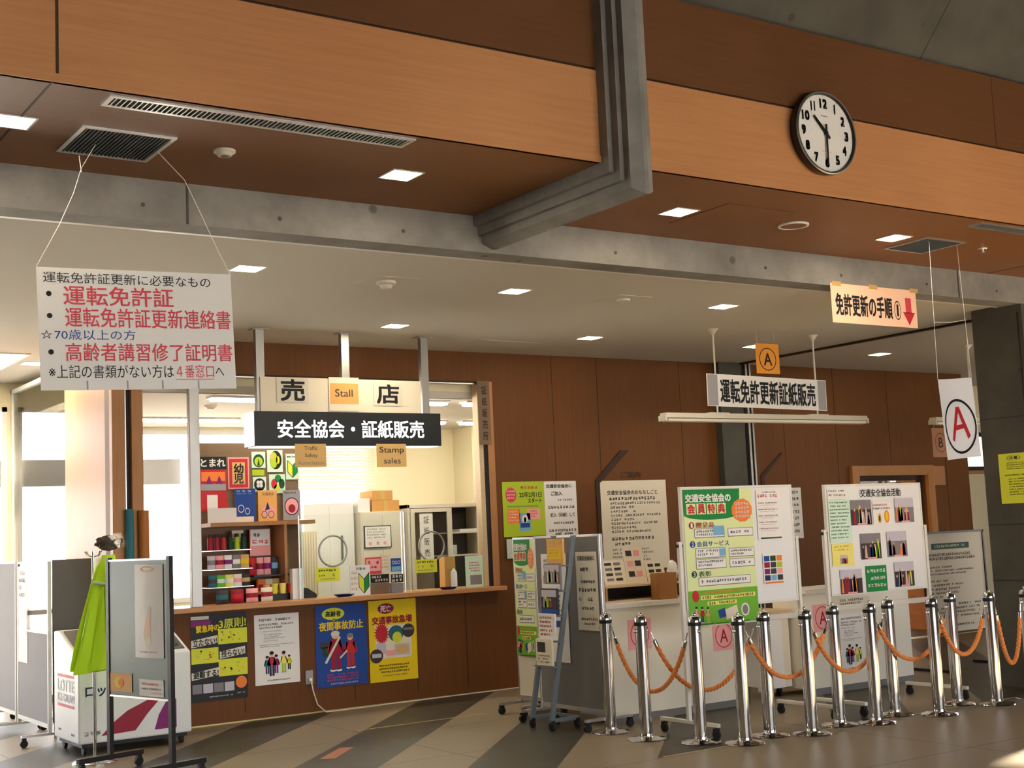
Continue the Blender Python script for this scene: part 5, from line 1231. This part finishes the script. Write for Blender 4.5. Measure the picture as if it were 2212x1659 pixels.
S = Sheet(0.155, 0.205, 'mint', 0.001); S.ell(0.55, 0.45, 0.38, 0.42, 'ink'); S.up(); S.ell(0.42, 0.45, 0.24, 0.36, 'lime'); S.ell(0.68, 0.45, 0.12, 0.18, 'yellow'); S.up(); S.ell(0.3, 0.3, 0.12, 0.14, 'tan')
stk(S, 'safety_sticker', 'taller sticker with a yellow and black round emblem on the display rack', 5.03, 2.36)
S = Sheet(0.16, 0.175, 'mint', 0.001); S.ell(0.55, 0.22, 0.2, 0.2, 'green'); S.ell(0.3, 0.5, 0.18, 0.26, 'red'); S.ell(0.78, 0.5, 0.18, 0.26, 'darkgreen'); S.ell(0.5, 0.72, 0.2, 0.18, 'limeyellow')
stk(S, 'safety_sticker', 'sticker with a four coloured leaf mark on the display rack', 5.045, 2.135)
S = Sheet(0.135, 0.24, 'mint', 0.001); S.leaf(0.12, 0.24, 0.88, 0.94); S.line(0.1, 0.08, 0.8, 0.08, K)
stk(S, 'safety_sticker', 'sticker with the yellow and green leaf mark at the right edge of the display rack', 5.215, 2.325)
S = Sheet(0.20, 0.30, 'blue', 0.001); S.line(0.1, 0.05, 0.8, 0.05, 'paper'); S.line(0.1, 0.13, 0.8, 0.04, 'lightblue'); S.rect(0, 0.84, 0.9, 1, 'paper_cream'); S.up(); S.ring(0.3, 0.6, 0.15, 0.12, 'paper_cream', 0.2); S.ring(0.6, 0.68, 0.12, 0.1, 'paper_cream', 0.2)
o = stk(S, 'booklet', 'blue booklet standing on the shelf of the display rack', 4.68, 2.005, 'booklet', -0.06)
S = Sheet(0.185, 0.285, 'orange_paper', 0.001); S.text('交通安全', 0.22, 0.07, 0.85, 0.16, K, 0.0); S.ell(0.55, 0.68, 0.35, 0.2, 'pink'); S.up(); S.poly([(0.35, 0.65), (0.5, 0.38), (0.62, 0.6)], 'navy'); S.ring(0.32, 0.78, 0.16, 0.12, 'teal', 0.2); S.ring(0.68, 0.78, 0.16, 0.12, 'green', 0.2)
o = stk(S, 'booklet', 'orange booklet with a cyclist standing on the shelf of the display rack', 4.905, 1.987, 'booklet', -0.06)
S = Sheet(0.175, 0.275, 'gray_panel_light', 0.001); S.ell(0.5, 0.55, 0.42, 0.3, 'navy'); S.up(); S.ell(0.5, 0.55, 0.37, 0.265, 'pink'); S.up(); S.ell(0.5, 0.62, 0.2, 0.14, 'crimson'); S.line(0.08, 0.06, 0.75, 0.06, K)
o = stk(S, 'booklet', 'pale booklet with a pink round picture standing on the shelf of the display rack', 5.15, 1.985, 'booklet', -0.06)
S = Sheet(0.27, 0.13, 'paper', 0.001); o = stk(S, 'display_card', 'blank white card at the left end of the rack shelf', 4.36, 1.83, 'card', -0.22)
# goods: prototypes are pouches, jars, cups, boxes
def pouch(w, h, d, m, m2):
    vs = []; fs = []; n, k_ = 8, 6
    for s_ in (-1, 1):
        for i in range(n+1):
            for j in range(k_+1):
                u, v = i/n, j/k_; b_ = (math.sin(PI*u)*math.sin(PI*v))**0.6
                vs.append((w*(u-0.5), s_*d*0.5*b_, h*v))
    o_ = (n+1)*(k_+1); mm = []
    g = MB()
    for s_ in (0, 1):
        for i in range(n):
            for j in range(k_):
                a = s_*o_+i*(k_+1)+j; f = (a, a+k_+1, a+k_+2, a+1)
                fs.append((f if s_ == 0 else tuple(reversed(f)), j))
    g.v = vs
    for f, j in fs: g.f.append(list(f)); g.m.append(g.mi(m2 if j in (2, 3) else m)); g.sm.append(True)
    return g
def jar(r, h, m, lid): g = MB(); g.lathe([(r*0.9, 0), (r, 0.01), (r, h*0.72), (r*0.8, h*0.8)], m, 14); g.lathe([(r*0.85, h*0.8), (r*0.85, h), (0, h+0.004)], lid, 14); return g
def cup(r, h, m, lid): g = MB(); g.lathe([(r*0.75, 0), (r, h*0.92), (r*1.06, h*0.93), (r*1.06, h), (0, h)], m, 16); g.lathe([(r*1.0, h), (r*0.98, h+0.003), (0, h+0.003)], lid, 16); return g
def packb(w, h, d, m, m2): g = MB(); g.box(-w/2, -d/2, 0, w/2, d/2, h, m); g.box(-w/2+0.006, -d/2-0.001, h*0.2, w/2-0.006, -d/2, h*0.65, m2); return g
ORD = ['first', 'second', 'third', 'fourth', 'fifth', 'sixth', 'seventh', 'eighth']
def row(name, cat, desc, where, grp, protos, x0, x1, y, z, cols, lean=0):
    """a row of goods; every piece an object of its own"""
    n = len(cols); cache = {}
    for i, (mk, cname) in enumerate(cols):
        x = x0+(x1-x0)*(i+0.5)/n
        if mk in cache: o = cache[mk].copy(); C.objects.link(o)
        else: o = protos(mk).build(name); cache[mk] = o
        o.location = (x, y, z+0.0005); o.rotation_euler = (math.radians(-lean), 0, math.radians(random.uniform(-6, 6)))
        tag(o, f'{cname} {desc}, {ORD[i]} from the left {where}', cat, grp)
g1 = 'jars on the top wire shelf'
row('candy_jar', 'jar', 'jar', 'on the top wire shelf', g1, lambda m: jar(0.024, 0.14, m[0], m[1]), 4.355, 4.73, 11.32, 1.46,
    [(('crimson', 'dark_brown'), 'dark red'), (('crimson', 'dark_brown'), 'dark red'), (('red', 'dark_brown'), 'red'), (('darkgreen', 'dark_brown'), 'green'), (('lime', 'dark_brown'), 'yellow-green'), (('darkgreen', 'black'), 'dark green')])
row('snack_bag', 'snack bag', 'snack bag', 'on the middle wire shelf', 'snack bags on the middle wire shelf', lambda m: pouch(0.075, 0.12, 0.035, m[0], m[1]), 4.345, 4.735, 11.29, 1.295,
    [(('photo_sky', 'photo_mid'), 'grey'), (('pink', 'crimson'), 'pink'), (('paper', 'purple'), 'white and purple'), (('photo_mid', 'paper'), 'silver'), (('tan', 'yellow'), 'tan and yellow')])
row('snack_bag', 'snack bag', 'snack bag', 'on the lowest wire shelf', 'snack bags on the lowest wire shelf', lambda m: pouch(0.075, 0.105, 0.035, m[0], m[1]), 4.345, 4.735, 11.27, 1.14,
    [(('teal', 'photo_dark'), 'teal'), (('brightgreen', 'mint'), 'light green'), (('paleyellow', 'paper'), 'cream'), (('paper', 'pink'), 'white and pink'), (('photo_dark', 'tan'), 'dark')])
row('snack_bag', 'snack bag', 'snack bag', 'at the foot of the rack', 'snack bags lying at the foot of the rack', lambda m: pouch(0.112, 0.12, 0.05, m[0], m[1]), 4.33, 4.88, 11.09, CT+0.001,
    [(('photo_dark', 'teal'), 'dark teal'), (('crimson', 'red'), 'bright red'), (('pink', 'crimson'), 'pink and red'), (('paper_cream', 'crimson'), 'cream and red')])
row('snack_bag', 'snack bag', 'snack bag', 'on the upper black tray', 'snack bags on the black tray', lambda m: pouch(0.066, 0.155, 0.045, m[0], m[1]), 4.75, 5.035, 11.33, 1.225,
    [(('red', 'crimson'), 'red'), (('pink', 'crimson'), 'pink'), (('pink', 'purple'), 'pink and purple'), (('photo_dark', 'lightblue'), 'dark blue')])
row('snack_cup', 'cup', 'snack cup', 'on the low black tray', 'snack cups on the low tray', lambda m: cup(0.032, 0.085, m[0], m[1]), 4.80, 5.19, 11.165, 1.055,
    [(('tan', 'orange'), 'tan'), (('limeyellow', 'paper'), 'yellow'), (('paleyellow', 'paper'), 'pale yellow'), (('red', 'pink'), 'red'), (('red', 'crimson'), 'deep red')])
row('snack_box', 'box', 'snack box', 'behind the snack cups', 'snack boxes behind the cups', lambda m: packb(0.075, 0.13, 0.04, m[0], m[1]), 4.83, 5.03, 11.34, 1.0555,
    [(('orange', 'red'), 'orange'), (('paper_cream', 'orange'), 'cream'), (('tan', 'red'), 'tan')])
o = packb(0.055, 0.13, 0.04, 'red', 'paper').build('snack_box'); o.location = (5.10, 11.36, 1.226); tag(o, 'red box with white marks at the right end of the black tray', 'box')
S = Sheet(0.20, 0.24, 'pink', 0.001); S.rect(0.05, 0.03, 0.95, 0.62, 'paper'); S.up(); S.line(0.15, 0.15, 0.75, 0.15, 'teal'); S.line(0.1, 0.4, 0.95, 0.16, 'pinkred'); stk(S, 'hand_written_card', 'pink and white hand written card inside the rack, under the shelf', 4.80, 1.635, 'card', -0.1)
S = Sheet(0.11, 0.10, 'paper_cream', 0.001); stk(S, 'display_card', 'small cream card hanging under the rack shelf, left of the hand written card', 4.63, 1.63, 'card', -0.1)
# desk things along the counter behind the screens
S = Sheet(0.20, 0.27, 'paper', 0.012); S.leaf(0.42, 0.24, 0.96, 0.95); S.line(0.3, 0.06, 0.8, 0.10, 'ink_grey'); S.lines(0.05, 0.2, 0.38, 0.9, 4, 'tan')
sheet_thing(S, 'leaflet_stand', 'white leaflet stand with a big yellow and green leaf mark on the counter', 'leaflet stand', (5.55, 10.93, CT+0.271))
t = thing('stamp_rack', 'dark rack of small goods with white lettering, right of the leaf mark stand', 'rack', (5.77, 10.955, CT)); MB().box(0, 0, 0, 0.19, 0.08, 0.10, 'wood_board').build('body', t)
S = Sheet(0.19, 0.075, 'ink', 0.004); S.line(0.04, 0.15, 0.6, 0.28, 'paper'); S.line(0.1, 0.55, 0.95, 0.3, 'paper_cream'); S.place('header', (0, 0.0, 0.178), 0, t)
t = thing('stamp_rack', 'second dark rack with a white pattern, beside the blue card', 'rack', (5.985, 10.96, CT)); MB().box(0, 0, 0, 0.125, 0.07, 0.09, 'photo_mid').build('body', t); S = Sheet(0.125, 0.075, 'ink', 0.004); S.line(0.05, 0.1, 0.95, 0.35, 'paper'); S.line(0.05, 0.55, 0.95, 0.35, 'paper'); S.place('header', (0, 0.0, 0.170), 0, t)
S = Sheet(0.165, 0.155, 'pinkred', 0.008); S.rect(0.06, 0.1, 0.94, 0.8, 'pink'); S.up(); S.line(0.1, 0.2, 0.9, 0.2, 'crimson'); S.line(0.1, 0.5, 0.9, 0.16, 'crimson'); o = sheet_thing(S, 'picture_frame', 'red picture board standing on the dark rack', 'picture', (5.755, 11.02, CT+0.335)); 
S = Sheet(0.105, 0.12, 'blue', 0.004); S.rect(0.05, 0.62, 0.95, 0.95, 'lightblue'); S.up()
for k in range(3): S.ring(0.22+0.28*k, 0.32, 0.12, 0.14, 'paper', 0.3)
sheet_thing(S, 'card', 'blue card with three white rings above the second rack', 'card', (6.015, 11.01, CT+0.315))
S = Sheet(0.10, 0.16, 'paper_cream', 0.01); S.lines(0.1, 0.1, 0.9, 0.9, 4, 'tan'); sheet_thing(S, 'card', 'cream card between the red picture and the blue card', 'card', (5.915, 11.03, CT+0.36))
for (x, lab) in ((5.49, 'blue oval coin tray under the left speaking ring'), (6.58, 'blue oval coin tray under the right speaking ring')):
    o = MB().lathe([(0.06, 0), (0.095, 0.018), (0.10, 0.022), (0.092, 0.022), (0.058, 0.006), (0, 0.006)], 'navy', 28, Matrix.Scale(0.7, 4, (0, 1, 0))).build('coin_tray'); o.location = (x, 10.94, CT+0.0005); tag(o, lab, 'tray')
o = MB().box(-0.10, -0.07, 0, 0.10, 0.07, 0.006, 'tan').build('coin_mat'); o.location = (6.34, 10.95, CT+0.0005); tag(o, 'flat pale mat on the counter, left of the right coin tray', 'mat')
S = Sheet(0.20, 0.30, 'mint', 0.003); S.lines(0.2, 0.2, 0.9, 0.55, 4, 'pinkred'); S.rect(0.25, 0.62, 0.9, 0.92, 'photo_mid'); sheet_thing(S, 'notice', 'printed notice in a clear stand at the right end of the stall counter', 'notice', (6.81, 10.99, CT+0.301))
o = MB().box(0, 0, 0, 0.12, 0.1, 0.30, 'cardboard').build('card_box'); o.location = (6.645, 11.10, CT); tag(o, 'upright tan box behind the right screen', 'box')
o = MB().box(0, 0, 0, 0.12, 0.1, 0.11, 'glass_clear').build('acrylic_box'); o.location = (6.672, 11.10, CT+0.301); tag(o, 'clear plastic box on the upright tan box', 'box')
o = MB().lathe([(0.03, 0), (0.031, 0.14), (0.026, 0.165), (0.014, 0.175), (0.014, 0.19), (0, 0.19)], 'plastic_white', 20).build('bottle'); o.location = (6.66, 10.96, CT); tag(o, 'small white bottle at the right end of the stall counter', 'bottle')
o = MB().box(0, 0, 0, 0.10, 0.06, 0.27, 'plastic_white').build('hygiene_box'); o.location = (5.06, 11.09, CT); tag(o, 'tall white box beside the glass case edge', 'box')
o = MB().prism([(0, 0), (0.12, 0), (0.12, 0.03), (0.03, 0.09), (0, 0.09)], 0, 0.10, 'black').build('telephone'); o.location = (5.21, 11.17, CT); tag(o, 'black telephone behind the left screen', 'telephone')

# furniture behind
t = thing('white_locker', 'tall white steel locker by the stall window, blown bright', 'locker', (5.80, 12.4, 0)); MB().box(0, 0, 0, 0.56, 0.45, 1.88, 'white_paint').build('body', t, bevel=0.006); MB().box(0.28, -0.004, 0.05, 0.555, 0, 1.85, 'white_paint').build('door', t); MB().box(0.40, -0.02, 1.28, 0.42, -0.004, 1.55, 'steel').build('handle', t)
g = MB()
for k in range(22):
    x = 0.014*k; g.box(x, (0.0 if k % 2 else 0.012), 0, x+0.013, (0.012 if k % 2 else 0.024), 1.6, 'paper_cream' if k % 2 else 'cream_wall_side')
o = g.build('accordion_curtain'); o.location = (5.54, 12.2, 0.0); tag(o, 'cream pleated curtain hanging before the white locker', 'curtain'); 
t = thing('white_cabinet', 'white steel cabinet with a framed certificate, left of the glass door cabinet', 'cabinet', (6.385, 12.3, 0)); MB().box(0, 0, 0, 0.50, 0.45, 1.78, 'off_white').build('body', t, bevel=0.006); MB().box(0.02, -0.006, 0.05, 0.24, 0, 1.74, 'off_white').build('door', t); MB().box(0.25, -0.006, 0.05, 0.48, 0, 1.74, 'off_white').build('door', t)
S = Sheet(0.315, 0.228, 'ink', 0.01); S.rect(0.03, 0.04, 0.97, 0.96, 'paper'); S.up(); S.lines(0.1, 0.12, 0.9, 0.62, 4, 'photo_mid'); S.rect(0.16, 0.72, 0.26, 0.86, 'pink'); S.rect(0.44, 0.72, 0.54, 0.86, 'pink'); S.rect(0.70, 0.72, 0.80, 0.86, 'pink')
sheet_thing(S, 'certificate', 'framed certificate hanging on the white steel cabinet', 'certificate', (6.41, 12.28, 1.635))
def carton(x, y, z, w, d, h, lab, m='cardboard'):
    t = thing('carton', lab, 'box', (x, y, z)); MB().box(0, 0, 0, w, d, h, m).build('body', t, bevel=0.003); MB().box(w/2-0.025, -0.001, 0, w/2+0.025, d, h+0.0015, 'tape').build('tape', t)
carton(6.55, 12.35, 1.7805, 0.32, 0.3, 0.115, 'brown carton on top of the white steel cabinet, lower of two'); carton(6.56, 12.36, 1.898, 0.24, 0.28, 0.10, 'brown carton lying on the lower carton on the white cabinet'); 
o = MB().box(0, 0, 0, 0.14, 0.28, 0.14, 'paper').build('paper_box'); o.location = (6.388, 12.36, 1.7805); tag(o, 'white paper box beside the cartons on the white cabinet', 'box')
t = thing('glass_cabinet', 'pale steel cabinet with sliding glass doors, right part open with papers on a shelf', 'cabinet', (6.91, 12.25, 0))
g = MB(); W_ = 0.99; g.box(0, 0, 0, W_, 0.42, 0.9, 'off_white'); g.box(0, 0, 0.9, 0.025, 0.42, 1.84, 'off_white'); g.box(W_-0.025, 0, 0.9, W_, 0.42, 1.84, 'off_white'); g.box(0, 0, 1.80, W_, 0.42, 1.84, 'off_white'); g.box(0.025, 0.40, 0.9, W_-0.025, 0.42, 1.80, 'off_white'); g.build('carcass', t, bevel=0.003)
MB().box(0.53, 0.395, 0.9, W_-0.03, 0.4, 1.80, 'photo_dark').build('back_panel', t)
for z in (1.28, 1.52): MB().box(0.026, 0.05, z, W_-0.026, 0.39, z+0.015, 'off_white').build('shelf', t)
dr = MB(); dr.box(0.03, -0.012, 0.91, 0.075, 0.006, 1.795, 'off_white'); dr.box(0.47, -0.012, 0.91, 0.53, 0.006, 1.795, 'off_white'); dr.box(0.075, -0.012, 0.91, 0.47, 0.006, 0.95, 'off_white'); dr.box(0.075, -0.012, 1.755, 0.47, 0.006, 1.795, 'off_white'); dr = dr.build('sliding_door', t); MB().box(0.075, -0.006, 0.95, 0.47, -0.002, 1.755, 'glass').build('glass_pane', dr)
S = Sheet(0.16, 0.52, 'paper', 0.001)
for k, ch in enumerate('証紙販売'): S.text(ch, 0.3, 0.05+0.22*k, 0.7, 0.2+0.22*k, K, 0.0)
sheet_thing(S, 'notice', 'tall white notice taped inside the sliding glass door of the cabinet', 'notice', (7.04, 12.234, 1.74))
o = MB().box(0, 0, 0, 0.22, 0.2, 0.03, 'paper').add([], [], 'paper').build('paper_stack'); o.location = (7.60, 12.35, 1.5355); tag(o, 'stack of paper on the open shelf of the glass cabinet', 'paper stack')
# window blind of the stall
g = MB()
for k in range(17): z = 2.10+0.036*k; g.add([(6.45, 14.275, z), (7.62, 14.275, z), (7.62, 14.29, z+0.031), (6.45, 14.29, z+0.031)], [(0, 1, 2, 3)], 'off_white')
g.box(6.45, 14.27, 2.71, 7.62, 14.31, 2.829, 'off_white'); o = thing('window_blind', 'half lowered pale slatted blind at the stall window', 'blind', (0, 0, 0)); g.build('slats', o, fix=False)
